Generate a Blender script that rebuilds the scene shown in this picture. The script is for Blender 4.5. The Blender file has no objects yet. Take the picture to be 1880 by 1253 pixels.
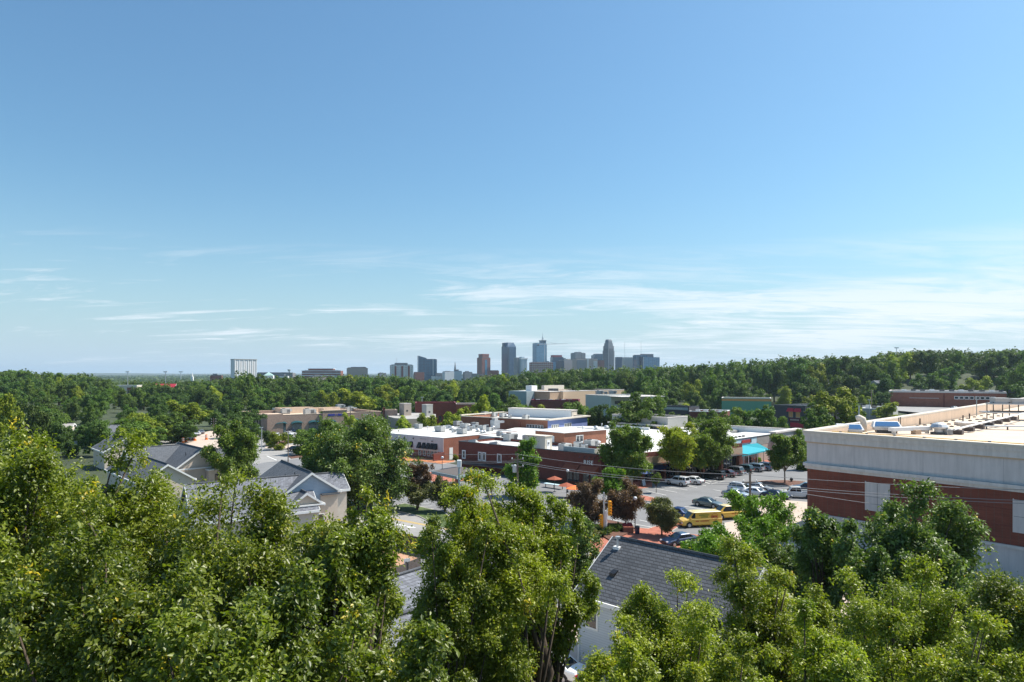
import bpy, bmesh, math, random
import numpy as np
from mathutils import Vector, Matrix
R = math.radians
S = bpy.context.scene
COL = S.collection
# ---------------------------------------------------------------- camera
F = 1253.33; HC = 21.0; CX = 940.0; CY = 688.0
cam = bpy.data.objects.new('camera', bpy.data.cameras.new('camera')); COL.objects.link(cam)
cam.location = (0, 0, HC); cam.rotation_euler = (R(90), 0, 0)
cam.data.sensor_width = 36; cam.data.lens = 24; cam.data.shift_y = 61.5/1880
cam.data.clip_start = 0.5; cam.data.clip_end = 40000
S.camera = cam
# ---------------------------------------------------------------- world, sun, exposure
SUN_AZ = 70.0; SUN_EL = 54.0       # azimuth clockwise from +Y
w = bpy.data.worlds.new('World'); S.world = w; w.use_nodes = True
nt = w.node_tree; nt.nodes.clear()
def N(t, **k):
    n = nt.nodes.new(t)
    for a, b in k.items(): setattr(n, a, b)
    return n
out = N('ShaderNodeOutputWorld'); bg = N('ShaderNodeBackground'); sky = N('ShaderNodeTexSky')
sky.sky_type = 'NISHITA'; sky.sun_disc = False; sky.sun_elevation = R(SUN_EL); sky.sun_rotation = R(SUN_AZ)
sky.altitude = 100; sky.air_density = 1.25; sky.dust_density = 1.3; sky.ozone_density = 2.2
bg.inputs[1].default_value = 0.096
tc = N('ShaderNodeTexCoord'); sp = N('ShaderNodeSeparateXYZ'); nt.links.new(tc.outputs['Generated'], sp.inputs[0])
def M(op, a, b=None, c=None, clamp=False):
    n = N('ShaderNodeMath', operation=op, use_clamp=clamp)
    for i, v in enumerate((a, b, c)):
        if v is None: continue
        if isinstance(v, (int, float)): n.inputs[i].default_value = v
        else: nt.links.new(v, n.inputs[i])
    return n.outputs[0]
# thin cirrus: a flat layer high above, seen in perspective (direction divided by height)
zc = M('ADD', M('MAXIMUM', sp.outputs[2], 0.0), 0.085)
ux = M('DIVIDE', sp.outputs[0], zc); uy = M('DIVIDE', sp.outputs[1], zc)
cmb = N('ShaderNodeCombineXYZ'); nt.links.new(ux, cmb.inputs[0]); nt.links.new(uy, cmb.inputs[1])
mp = N('ShaderNodeMapping'); mp.inputs['Rotation'].default_value = (0, 0, R(14)); mp.inputs['Scale'].default_value = (0.95, 2.9, 1)
nt.links.new(cmb.outputs[0], mp.inputs[0])
n1 = N('ShaderNodeTexNoise'); n1.inputs['Scale'].default_value = 1.0; n1.inputs['Detail'].default_value = 13; n1.inputs['Roughness'].default_value = 0.66; n1.inputs['Distortion'].default_value = 1.5
nt.links.new(mp.outputs[0], n1.inputs['Vector'])
mp2 = N('ShaderNodeMapping'); mp2.inputs['Rotation'].default_value = (0, 0, R(-8)); mp2.inputs['Scale'].default_value = (0.5, 0.8, 1); mp2.inputs['Location'].default_value = (3.3, 1.7, 0)
nt.links.new(cmb.outputs[0], mp2.inputs[0])
n2 = N('ShaderNodeTexNoise'); n2.inputs['Scale'].default_value = 1.0; n2.inputs['Detail'].default_value = 5
nt.links.new(mp2.outputs[0], n2.inputs['Vector'])
c1 = M('MULTIPLY', n1.outputs[0], n2.outputs[0])
right = M('MULTIPLY', M('SUBTRACT', sp.outputs[0], -0.02), 0.11)      # more cloud to the right
band = M('SUBTRACT', 1.0, M('MULTIPLY', M('ABSOLUTE', M('SUBTRACT', sp.outputs[2], 0.072)), 9.0), clamp=True)
band = M('POWER', band, 0.8)
cl = M('MULTIPLY', M('ADD', M('SUBTRACT', c1, 0.232), right), 7.5, clamp=True)
cl = M('MULTIPLY', M('MULTIPLY', M('POWER', cl, 1.1), band), 0.95)
low = M('SUBTRACT', 1.0, M('MULTIPLY', M('MAXIMUM', sp.outputs[2], 0.0), 3.2), clamp=True)   # pale veil towards the horizon
veil = M('MULTIPLY', M('POWER', low, 2.6), 0.95)
tint = N('ShaderNodeMix', data_type='RGBA', blend_type='MULTIPLY'); tint.inputs[0].default_value = 1.0
tint.inputs[7].default_value = (0.655, 0.925, 1.03, 1); nt.links.new(sky.outputs[0], tint.inputs[6])
mv = N('ShaderNodeMix', data_type='RGBA'); nt.links.new(veil, mv.inputs[0]); nt.links.new(tint.outputs[2], mv.inputs[6]); mv.inputs[7].default_value = (4.3, 5.5, 6.6, 1)
mx = N('ShaderNodeMix', data_type='RGBA'); nt.links.new(cl, mx.inputs[0]); nt.links.new(mv.outputs[2], mx.inputs[6]); mx.inputs[7].default_value = (6.6, 7.1, 7.6, 1)
nt.links.new(mx.outputs[2], bg.inputs[0]); nt.links.new(bg.outputs[0], out.inputs[0])
sun = bpy.data.objects.new('sun', bpy.data.lights.new('sun', 'SUN')); COL.objects.link(sun)
sun.data.energy = 5.0; sun.data.angle = R(0.53); sun.data.color = (1.0, 0.94, 0.84)
SD = Vector((math.sin(R(SUN_AZ))*math.cos(R(SUN_EL)), math.cos(R(SUN_AZ))*math.cos(R(SUN_EL)), math.sin(R(SUN_EL))))
sun.rotation_euler = SD.to_track_quat('Z', 'Y').to_euler()
S.view_settings.view_transform = 'Standard'; S.view_settings.look = 'None'; S.view_settings.exposure = 0.6; S.view_settings.gamma = 1.0

# ---------------------------------------------------------------- helpers
def P(px, py, z=0.0):
    "point at height z seen at photo pixel (px,py)"
    y = F*(HC-z)/(py-CY); return Vector(((px-CX)*y/F, y, z))
def PY(px, Y, py=None):
    "x (and z) of a point at depth Y"
    x = (px-CX)*Y/F
    return x if py is None else (x, Y, HC-(py-CY)*Y/F)
def tag(o, label=None, cat=None, group=None, kind=None):
    if label: o['label'] = label
    if cat: o['category'] = cat
    if group: o['group'] = group
    if kind: o['kind'] = kind
    return o
def thing(name, label, cat, loc=(0, 0, 0), rz=0.0, group=None):
    o = bpy.data.objects.new(name, None); COL.objects.link(o); o.empty_display_size = 0.5
    o.location = loc; o.rotation_euler = (0, 0, rz); return tag(o, label, cat, group)
def copy_tree(o, parent=None):
    c = o.copy(); COL.objects.link(c); c.parent = parent
    for ch in list(KIDS.get(o.name, [])): 
        k = copy_tree(ch, c); KIDS.setdefault(c.name, []).append(k)
    return c
KIDS = {}
class MB:
    def __init__(s): s.v = []; s.f = []; s.m = []
    def add(s, vs, fs, mi=0):
        b = len(s.v); s.v += [tuple(p) for p in vs]; s.f += [tuple(i+b for i in f) for f in fs]; s.m += [mi]*len(fs); return s
    def box(s, x0, y0, z0, x1, y1, z1, mi=0):
        if x0 > x1: x0, x1 = x1, x0
        if y0 > y1: y0, y1 = y1, y0
        if z0 > z1: z0, z1 = z1, z0
        return s.add([(x0,y0,z0),(x1,y0,z0),(x1,y1,z0),(x0,y1,z0),(x0,y0,z1),(x1,y0,z1),(x1,y1,z1),(x0,y1,z1)],
              [(3,2,1,0),(4,5,6,7),(0,1,5,4),(1,2,6,5),(2,3,7,6),(3,0,4,7)], mi)
    def prism(s, poly, z0, z1, mi=0):
        n = len(poly)
        return s.add([(p[0],p[1],z0) for p in poly]+[(p[0],p[1],z1) for p in poly],
              [tuple(range(n-1,-1,-1)), tuple(range(n,2*n))]+[(i,(i+1)%n,n+(i+1)%n,n+i) for i in range(n)], mi)
    def tube(s, pts, r, n=8, mi=0, cap=True):
        pts = [Vector(p) for p in pts]; rs = r if isinstance(r, (list, tuple)) else [r]*len(pts)
        vs = []
        for i, p in enumerate(pts):
            d = (pts[min(i+1,len(pts)-1)]-pts[max(i-1,0)]).normalized()
            a = d.orthogonal().normalized() if abs(d.z) < .9 else Vector((1,0,0)).cross(d).normalized()
            if abs(d.z) < .9: a = Vector((0,0,1)).cross(d).normalized()
            b = d.cross(a)
            for k in range(n):
                t = 2*math.pi*k/n; vs.append(p+(a*math.cos(t)+b*math.sin(t))*rs[i])
        fs = [(i*n+k, i*n+(k+1)%n, (i+1)*n+(k+1)%n, (i+1)*n+k) for i in range(len(pts)-1) for k in range(n)]
        if cap: fs += [tuple(range(n-1,-1,-1)), tuple((len(pts)-1)*n+k for k in range(n))]
        return s.add(vs, fs, mi)
    def lathe(s, cx, cy, prof, n=12, mi=0):
        vs = [(cx+r*math.cos(2*math.pi*k/n), cy+r*math.sin(2*math.pi*k/n), z) for r, z in prof for k in range(n)]
        fs = [(i*n+k, i*n+(k+1)%n, (i+1)*n+(k+1)%n, (i+1)*n+k) for i in range(len(prof)-1) for k in range(n)]
        fs += [tuple(range(n-1,-1,-1)), tuple((len(prof)-1)*n+k for k in range(n))]
        return s.add(vs, fs, mi)
    def build(s, name, mats, parent=None, smooth=False, bevel=0):
        me = bpy.data.meshes.new(name); me.from_pydata(s.v, [], s.f)
        if not isinstance(mats, (list, tuple)): mats = [mats]
        for m in mats: me.materials.append(m)
        me.polygons.foreach_set('material_index', s.m)
        if smooth: me.polygons.foreach_set('use_smooth', [True]*len(s.f))
        bm = bmesh.new(); bm.from_mesh(me); bmesh.ops.recalc_face_normals(bm, faces=bm.faces); bm.to_mesh(me); bm.free()
        o = bpy.data.objects.new(name, me); COL.objects.link(o)
        if parent: o.parent = parent; KIDS.setdefault(parent.name, []).append(o)
        if bevel:
            b = o.modifiers.new('b', 'BEVEL'); b.width = bevel; b.segments = 2; b.limit_method = 'ANGLE'
        return o
def bx(name, mat, parent, *a, bevel=0):
    return MB().box(*a).build(name, mat, parent, bevel=bevel)
def sheet(name, pts, z, mat, **k):
    o = MB().add([(p[0], p[1], z) for p in pts], [tuple(range(len(pts)))]).build(name, mat)
    if o.data.polygons[0].normal.z < 0: o.data.flip_normals()
    tag(o, kind='structure'); return o
def text_part(name, body, size, mat, parent, mtx, extrude=0.03):
    cu = bpy.data.curves.new('t', 'FONT'); cu.body = body; cu.size = size; cu.extrude = extrude; cu.align_x = 'CENTER'; cu.resolution_u = 3; cu.offset = 0.008; cu.space_character = 1.12
    t = bpy.data.objects.new('t', cu); COL.objects.link(t)
    bpy.context.view_layer.update()
    me = bpy.data.meshes.new_from_object(t.evaluated_get(bpy.context.evaluated_depsgraph_get()))
    bpy.data.objects.remove(t); me.name = name; me.transform(mtx); me.materials.clear(); me.materials.append(mat)
    o = bpy.data.objects.new(name, me); COL.objects.link(o)
    if parent: o.parent = parent; KIDS.setdefault(parent.name, []).append(o)
    return o
# ---------------------------------------------------------------- materials
MATS = {}
def newmat(name):
    m = bpy.data.materials.new(name); m.use_nodes = True; t = m.node_tree; b = t.nodes['Principled BSDF']; MATS[name] = m
    return m, t, b
def lk(t, a, b): t.links.new(a, b)
def plain(name, c, rough=0.7, metal=0.0, noise=0.12, scale=1.5, spec=0.5, bump=0.0, detail=6, streak=0.0, spots=0.0):
    m, t, b = newmat(name)
    b.inputs['Roughness'].default_value = rough; b.inputs['Metallic'].default_value = metal; b.inputs['Specular IOR Level'].default_value = spec
    co = t.nodes.new('ShaderNodeTexCoord'); nz = t.nodes.new('ShaderNodeTexNoise'); nz.inputs['Scale'].default_value = scale; nz.inputs['Detail'].default_value = detail
    nz.inputs['Roughness'].default_value = 0.65
    lk(t, co.outputs['Object'], nz.inputs['Vector'])
    r = t.nodes.new('ShaderNodeValToRGB'); r.color_ramp.elements[0].position = 0.3; r.color_ramp.elements[1].position = 0.7
    r.color_ramp.elements[0].color = (c[0]*(1-noise), c[1]*(1-noise), c[2]*(1-noise), 1)
    r.color_ramp.elements[1].color = (min(1,c[0]*(1+noise)), min(1,c[1]*(1+noise)), min(1,c[2]*(1+noise)), 1)
    lk(t, nz.outputs[0], r.inputs[0]); last = r.outputs[0]
    for kind_, amt in (('streak', streak), ('spots', spots)):
        if not amt: continue
        mp_ = t.nodes.new('ShaderNodeMapping'); mp_.inputs['Scale'].default_value = (1.1,1.1,0.10) if kind_ == 'streak' else (0.5,0.5,0.5); lk(t, co.outputs['Object'], mp_.inputs[0])
        q_ = t.nodes.new('ShaderNodeTexNoise'); q_.inputs['Scale'].default_value = 1.6 if kind_ == 'streak' else 1.0; q_.inputs['Detail'].default_value = 8; q_.inputs['Roughness'].default_value = 0.7; lk(t, mp_.outputs[0], q_.inputs['Vector'])
        g_ = t.nodes.new('ShaderNodeMapRange'); g_.inputs['From Min'].default_value = 0.42 if kind_ == 'streak' else 0.50; g_.inputs['From Max'].default_value = 0.66 if kind_ == 'streak' else 0.60
        g_.inputs['To Min'].default_value = 1.0; g_.inputs['To Max'].default_value = 1-amt; lk(t, q_.outputs[0], g_.inputs[0])
        v_ = t.nodes.new('ShaderNodeVectorMath'); v_.operation = 'SCALE'; lk(t, last, v_.inputs[0]); lk(t, g_.outputs[0], v_.inputs['Scale']); last = v_.outputs[0]
    lk(t, last, b.inputs['Base Color'])
    if bump:
        bp = t.nodes.new('ShaderNodeBump'); bp.inputs['Strength'].default_value = bump; bp.inputs['Distance'].default_value = 0.02
        n2 = t.nodes.new('ShaderNodeTexNoise'); n2.inputs['Scale'].default_value = scale*12; lk(t, co.outputs['Object'], n2.inputs['Vector'])
        lk(t, n2.outputs[0], bp.inputs['Height']); lk(t, bp.outputs[0], b.inputs['Normal'])
    return m
def bricky(name, c1, c2, mortar, bw=0.22, bh=0.075, ms=0.008, rough=0.85, zmul=1.0, blotch=0.25, bump=0.3, sq=0.5):
    m, t, b = newmat(name); b.inputs['Roughness'].default_value = rough
    co = t.nodes.new('ShaderNodeTexCoord'); s = t.nodes.new('ShaderNodeSeparateXYZ'); lk(t, co.outputs['Object'], s.inputs[0])
    a = t.nodes.new('ShaderNodeMath'); a.operation = 'ADD'; lk(t, s.outputs[0], a.inputs[0]); lk(t, s.outputs[1], a.inputs[1])
    z = t.nodes.new('ShaderNodeMath'); z.operation = 'MULTIPLY'; z.inputs[1].default_value = zmul; lk(t, s.outputs[2], z.inputs[0])
    cm = t.nodes.new('ShaderNodeCombineXYZ'); lk(t, a.outputs[0], cm.inputs[0]); lk(t, z.outputs[0], cm.inputs[1])
    br = t.nodes.new('ShaderNodeTexBrick'); br.inputs['Scale'].default_value = 1; br.inputs['Brick Width'].default_value = bw; br.inputs['Row Height'].default_value = bh
    br.inputs['Mortar Size'].default_value = ms; br.inputs['Color1'].default_value = (*c1, 1); br.inputs['Color2'].default_value = (*c2, 1); br.inputs['Mortar'].default_value = (*mortar, 1)
    br.offset = sq
    lk(t, cm.outputs[0], br.inputs['Vector'])
    nz = t.nodes.new('ShaderNodeTexNoise'); nz.inputs['Scale'].default_value = 0.45; nz.inputs['Detail'].default_value = 7; nz.inputs['Roughness'].default_value = 0.7
    lk(t, co.outputs['Object'], nz.inputs['Vector'])
    mr = t.nodes.new('ShaderNodeMapRange'); mr.inputs['From Min'].default_value = 0.3; mr.inputs['From Max'].default_value = 0.7
    mr.inputs['To Min'].default_value = 1-blotch; mr.inputs['To Max'].default_value = 1+blotch*0.6; lk(t, nz.outputs[0], mr.inputs[0])
    mu = t.nodes.new('ShaderNodeVectorMath'); mu.operation = 'SCALE'; lk(t, br.outputs[0], mu.inputs[0]); lk(t, mr.outputs[0], mu.inputs['Scale'])
    lk(t, mu.outputs[0], b.inputs['Base Color'])
    if bump:
        bp = t.nodes.new('ShaderNodeBump'); bp.inputs['Strength'].default_value = bump; bp.inputs['Distance'].default_value = 0.01; bp.invert = True
        lk(t, br.outputs['Fac'], bp.inputs['Height']); lk(t, bp.outputs[0], b.inputs['Normal'])
    return m
def facade(name, wall, glass, bw, bh, gap, rough=0.25, bands=False):
    "far tower front: rows of panes set in a wall colour"
    m = bricky(name, glass, tuple(g*0.75 for g in glass), wall, bw, bh, gap, rough=rough, blotch=0.15, bump=0, sq=0.0)
    return m
def glassm(name, c, rough=0.06, spec=0.9):
    m, t, b = newmat(name); b.inputs['Base Color'].default_value = (*c, 1); b.inputs['Roughness'].default_value = rough; b.inputs['Specular IOR Level'].default_value = spec
    return m
def paint(name, c, metal=0.25):
    m, t, b = newmat(name); b.inputs['Base Color'].default_value = (*c, 1); b.inputs['Roughness'].default_value = 0.32; b.inputs['Metallic'].default_value = metal
    b.inputs['Coat Weight'].default_value = 0.8; b.inputs['Coat Roughness'].default_value = 0.06
    nz = t.nodes.new('ShaderNodeTexNoise'); nz.inputs['Scale'].default_value = 2.0; mr = t.nodes.new('ShaderNodeMapRange'); mr.inputs['To Min'].default_value = 0.25; mr.inputs['To Max'].default_value = 0.5
    lk(t, nz.outputs[0], mr.inputs[0]); lk(t, mr.outputs[0], b.inputs['Roughness'])
    return m
BRICK = bricky('brick_red', (0.31,0.085,0.042), (0.23,0.06,0.032), (0.30,0.19,0.14))
BRICKO = bricky('brick_orange', (0.36,0.125,0.065), (0.27,0.09,0.05), (0.30,0.19,0.13))
BRICKD = bricky('brick_dark', (0.20,0.042,0.028), (0.145,0.03,0.022), (0.15,0.07,0.05))
BRICKT = bricky('brick_tan', (0.34,0.24,0.19), (0.26,0.175,0.14), (0.36,0.29,0.24), 0.4, 0.2, 0.012, blotch=0.15)
BRICKB = bricky('brick_big_store', (0.235,0.057,0.032), (0.175,0.042,0.024), (0.16,0.08,0.055), blotch=0.2)
SHING = bricky('shingle_charcoal', (0.115,0.122,0.136), (0.072,0.078,0.089), (0.032,0.035,0.04), 0.5, 0.16, 0.022, zmul=1.0, blotch=0.2, bump=0.6)
SHINGL = bricky('shingle_grey', (0.21,0.22,0.255), (0.115,0.12,0.14), (0.075,0.08,0.09), 0.32, 0.14, 0.012, zmul=1.0, blotch=0.15, bump=0.6)
SHINGM = bricky('shingle_slate', (0.115,0.125,0.145), (0.08,0.09,0.105), (0.05,0.054,0.06), 0.32, 0.14, 0.012, zmul=1.0, blotch=0.15, bump=0.6)
SIDING = bricky('siding_blue', (0.40,0.47,0.54), (0.38,0.45,0.52), (0.22,0.26,0.31), 30, 0.18, 0.012, blotch=0.06)
SIDEW = bricky('siding_white', (0.56,0.60,0.62), (0.54,0.58,0.60), (0.38,0.41,0.44), 30, 0.18, 0.012, blotch=0.06)
TANW = plain('stucco_tan', (0.62,0.52,0.42), 0.9, noise=0.06)
PAVEB = plain('brick_paving', (0.38,0.13,0.085), 0.9, noise=0.25, scale=1.2, bump=0.2, spots=0.2)
PAVEO = plain('orange_paving', (0.52,0.19,0.075), 0.9, noise=0.15)
ASPH = plain('asphalt', (0.19,0.19,0.195), 0.9, noise=0.16, scale=0.25, bump=0.3, spots=0.16)
ASPHL = plain('asphalt_light', (0.29,0.28,0.27), 0.9, noise=0.14, scale=0.3, bump=0.3, spots=0.12)
CONC = plain('concrete', (0.46,0.43,0.38), 0.9, noise=0.1, scale=0.6)
CONCP = plain('concrete_pink', (0.50,0.40,0.33), 0.9, noise=0.1, scale=0.4)
LINE = plain('line_paint', (0.72,0.72,0.70), 0.8, noise=0.1, scale=3)
LINEY = plain('line_yellow', (0.62,0.42,0.10), 0.8, noise=0.1, scale=3)
GRASS = plain('grass', (0.07,0.105,0.03), 0.95, noise=0.4, scale=0.8, bump=0.6)
CLAY = plain('bare_clay', (0.42,0.24,0.15), 0.95, noise=0.25, scale=0.6, bump=0.6)
MULCH = plain('mulch', (0.13,0.06,0.04), 0.95, noise=0.3, scale=2, bump=0.8)
FLOOR = plain('forest_floor', (0.045,0.06,0.025), 0.95, noise=0.4, scale=0.05)
WROOF = plain('white_roof', (0.66,0.65,0.62), 0.7, noise=0.15, scale=0.3, detail=12, spots=0.16)
CROOF = plain('cream_roof', (0.60,0.475,0.36), 0.75, noise=0.12, scale=0.25, detail=12, spots=0.13)
GRAV = plain('grey_roof', (0.36,0.34,0.32), 0.9, noise=0.15, scale=0.3)
WHITE = plain('white_paint', (0.74,0.74,0.73), 0.6, noise=0.04)
TRIM = plain('white_trim', (0.80,0.79,0.76), 0.5, noise=0.03)
CREAM = plain('cream_trim', (0.62,0.55,0.46), 0.7, noise=0.05)
STUCL = plain('stucco_lilac', (0.60,0.56,0.56), 0.9, noise=0.06, scale=0.35, streak=0.15)
STUCB = plain('stucco_big_store', (0.62,0.565,0.54), 0.92, noise=0.06, scale=0.4, streak=0.16)
CORN = plain('cornice_store', (0.66,0.605,0.56), 0.9, noise=0.04, streak=0.18)
PARP = plain('parapet_peach', (0.66,0.50,0.37), 0.85, noise=0.07, scale=0.3, streak=0.18)
TAUPE = plain('stucco_taupe', (0.38,0.32,0.27), 0.9, noise=0.07)
TAUPG = plain('stucco_grey', (0.42,0.41,0.38), 0.9, noise=0.07)
BEIGE = plain('stucco_beige', (0.52,0.38,0.26), 0.9, noise=0.06)
SAGE = plain('stucco_sage', (0.46,0.49,0.45), 0.9, noise=0.06)
GREENW = plain('wall_green', (0.13,0.32,0.22), 0.9, noise=0.1)
ORNG = plain('orange_strip', (0.62,0.30,0.10), 0.8)
MAROON = plain('wall_maroon', (0.16,0.02,0.035), 0.8)
DKSHOP = plain('wall_charcoal', (0.06,0.055,0.065), 0.8)
REDCL = plain('red_canvas', (0.58,0.03,0.05), 0.8)
BLUES = bricky('siding_periwinkle', (0.17,0.22,0.44), (0.16,0.21,0.42), (0.10,0.13,0.28), 30, 0.2, 0.015, blotch=0.05)
LTBLUE = plain('wall_pale_blue', (0.45,0.60,0.66), 0.8)
GRYB = plain('metal_bluegrey', (0.30,0.36,0.38), 0.5, noise=0.06)
TEAL = plain('teal_canvas', (0.008,0.33,0.41), 0.8, noise=0.05)
BLACKC = plain('black_canvas', (0.02,0.021,0.024), 0.8)
RUSTC = plain('rust_canvas', (0.30,0.075,0.035), 0.85)
ORGC = plain('orange_canvas', (0.80,0.20,0.05), 0.8)
NAVYC = plain('navy_canvas', (0.05,0.09,0.26), 0.8)
METAL = plain('galvanized', (0.50,0.52,0.54), 0.42, metal=0.6, noise=0.12)
METALD = plain('dark_metal', (0.06,0.065,0.07), 0.45, metal=0.4)
UNIT = plain('unit_grey', (0.40,0.40,0.39), 0.55, noise=0.12, scale=2)
UNITD = plain('unit_dark', (0.10,0.10,0.10), 0.7, noise=0.2, scale=4)
WOOD = plain('pole_wood', (0.16,0.125,0.10), 0.9, noise=0.2)
BARK = plain('bark', (0.085,0.062,0.045), 0.95, noise=0.3, scale=3, bump=0.8)
BARKL = plain('bark_pale', (0.24,0.20,0.165), 0.95, noise=0.25, scale=3, bump=0.5)
FENCE = plain('fence_wood', (0.085,0.07,0.065), 0.9, noise=0.25, scale=2)
SIGNY = plain('signal_yellow', (0.80,0.36,0.01), 0.5, noise=0.04)
BLACKP = plain('black_plastic', (0.012,0.012,0.014), 0.4)
RUB = plain('rubber', (0.018,0.018,0.02), 0.85)
GLS = glassm('window_glass', (0.02,0.03,0.04)); GLC = glassm('car_glass', (0.012,0.018,0.022), 0.04, 1.0)
GLB = glassm('skylight_glass', (0.05,0.14,0.30), 0.12); GLT = glassm('teal_glass', (0.01,0.07,0.09), 0.1)
LAMPW = plain('lamp_globe', (0.72,0.74,0.76), 0.3); REDL = glassm('tail_lens', (0.35,0.01,0.01), 0.2); HEADL = glassm('head_lens', (0.75,0.78,0.8), 0.1)
RIMM = plain('wheel_rim', (0.42,0.43,0.45), 0.3, metal=0.8, noise=0.05)
YELS = plain('safety_yellow', (0.75,0.45,0.05), 0.7)
BLUT = plain('sign_blue', (0.02,0.03,0.28), 0.5); GRNT = plain('sign_green', (0.15,0.22,0.03), 0.6); REDT = plain('sign_red', (0.35,0.03,0.02), 0.6)
REDROOF = plain('red_roof', (0.40,0.02,0.04), 0.6)
CONE = plain('barrel_orange', (0.85,0.19,0.02), 0.6)
WIRE = plain('wire', (0.22,0.22,0.23), 0.6, noise=0.02)

# ================================================================ SETTING
def smooth(t): t = max(0.0, min(1.0, t)); return t*t*(3-2*t)
def terr(x, y):
    if y < 200: return 0.0
    r = x/max(y, 1)
    st = 260+160*smooth((r-0.22)/0.15); dv = 260-180*smooth((r-0.22)/0.15); am = 17+5*smooth((r-0.3)/0.2)
    h = am*smooth((y-st)/dv)*smooth((r-0.15)/0.50)*(1-smooth((y-900)/500)) + 3*smooth((y-290)/60)*smooth((r-0.5)/0.05)*(1-smooth((y-420)/30))
    h += 5*smooth((y-230)/150)*smooth((-r-0.45)/0.3)*(1-smooth((y-500)/400))
    h -= 12*smooth((y-420)/500)*smooth((0.15-r)/0.4)
    return h
def ground():
    ys = [-400,-100,0,60,120,160,200,230,260,290,320,345,370,395,420,440,460,490,520,600,700,850,1000,1200,1500,2000,2800,4000,7000,12000,15000]
    xs = [-1.6+0.04*i for i in range(81)]
    vs = []; fs = []
    for y in ys:
        for r in xs:
            x = r*max(y, 260)*1.15; vs.append((x, y, terr(x, y)))
    n = len(xs)
    for j in range(len(ys)-1):
        for i in range(n-1): fs.append((j*n+i, j*n+i+1, (j+1)*n+i+1, (j+1)*n+i))
    o = MB().add(vs, fs).build('ground', FLOOR, smooth=True); tag(o, kind='structure')
ground()
# far blue ridge on the horizon
def ridge(name, Y, base, amp, seed):
    rs = random.Random(seed); vs = []; n = 160
    ph = [(rs.uniform(0.5, 9), rs.uniform(0, 6.3), rs.uniform(0.3, 1)) for _ in range(8)]
    for i in range(n+1):
        u = -1.3+2.6*i/n
        h = base + amp*sum(a*math.sin(k*u*3+p) for k, p, a in ph)/4
        for dy, hh in ((-900, 0), (0, 1), (900, 0)): vs.append((u*Y, Y+dy, -3+(h+3)*hh))
    fs = []
    for i in range(n):
        for k in (0, 1): fs.append((i*3+k, (i+1)*3+k, (i+1)*3+k+1, i*3+k+1))
    o = MB().add(vs, fs).build(name, FLOOR, smooth=True); tag(o, kind='structure')
ridge('hill', 9500, 34, 14, 3); ridge('hill', 6000, 12, 5, 5)

sheet('road', [(-75,150),(-40,100),(-26,60),(30,30),(100,30),(110,100),(110,150),(62,178),(13,124),(-20,168),(-45,196)], 0.03, ASPH)
sheet('car_park', [(-112,238),(-45,240),(-36,196),(-60,160),(-95,190),(-120,215)], 0.04, ASPHL)
# street running past the fence, with turn arrow and yellow line
rd = Vector((0.79,-0.61,0)); rn = Vector((0.61,0.79,0)); rc = P(765,962)
def strip(name, c, d, l0, l1, w0, w1, z, mat):
    n = Vector((-d.y, d.x, 0)); return sheet(name, [c+d*l0+n*w0, c+d*l1+n*w0, c+d*l1+n*w1, c+d*l0+n*w1], z, mat)
strip('street', rc, rd, -60, 45, -6.5, 4.5, 0.045, CONCP if False else ASPHL)
mk = MB()
def mline(a, b, wd=0.12):
    a = Vector(a); b = Vector(b); d = (b-a).normalized(); n = Vector((-d.y, d.x, 0))*wd
    mk.add([a-n, b-n, b+n, a+n], [(0,1,2,3)])
for l0 in (0.0, 0.35): 
    pass
o = strip('road_markings', rc, rd, -50, 40, 0.1, 0.3, 0.060, LINEY); o = strip('road_markings', rc, rd, -50, 40, -0.3, -0.1, 0.060, LINEY)
ar = P(741,967); a = ar; d = rd
arrow = [a-d*2.0+rn*0.1, a+d*1.0-rn*0.05, a+d*1.0-rn*0.45, a+d*2.2+rn*0.3, a+d*1.0+rn*0.65, a+d*1.0+rn*0.25, a-d*2.0+rn*0.4]
sheet('road_markings', arrow, 0.064, LINE)
# parking bay lines in the main lot (measured from the photo)
def Z(p, z=0.065): q = P(*p); q.z = z; return q
for a, b in (((1187,902),(1223,910.4)),((1202,897.5),(1243,905)),((1226,895),(1262,901)),((1262,893),(1279,896.5)),((1257,931),(1290,936)),((1290,921),(1345,929)),
             ((1312,914),(1375,924)),((1122,955),(1140,958.5)),((1156,962),(1207,971)),((1174,956),(1188,959)),((1283,890),(1296,893)),((1310,900),(1330,904)),((1158,887),(1172,889))):
    mline(Z(a), Z(b), 0.09)
for k in range(7):
    mline(Z((1279+7*k, 882-1.6*k)), Z((1303+6.5*k, 889-2.6*k)), 0.12)
mline(Z((1279,881.5)), Z((1328,873)), 0.07); mline(Z((1303,890)), Z((1330,884)), 0.07)
for k in range(6): mline(Z((733+4*k, 930+3.5*k)), Z((790+3*k, 925+5.0*k)), 0.07)
for k in range(5): mline(Z((799+9*k, 878)), Z((812+9*k, 884)), 0.12)
mline(Z((490,838)), Z((508,846)), 0.15); mline(Z((1120,893)),Z((1150,899)),0.08)
tag(mk.build('road_markings', LINE), kind='structure')
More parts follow.
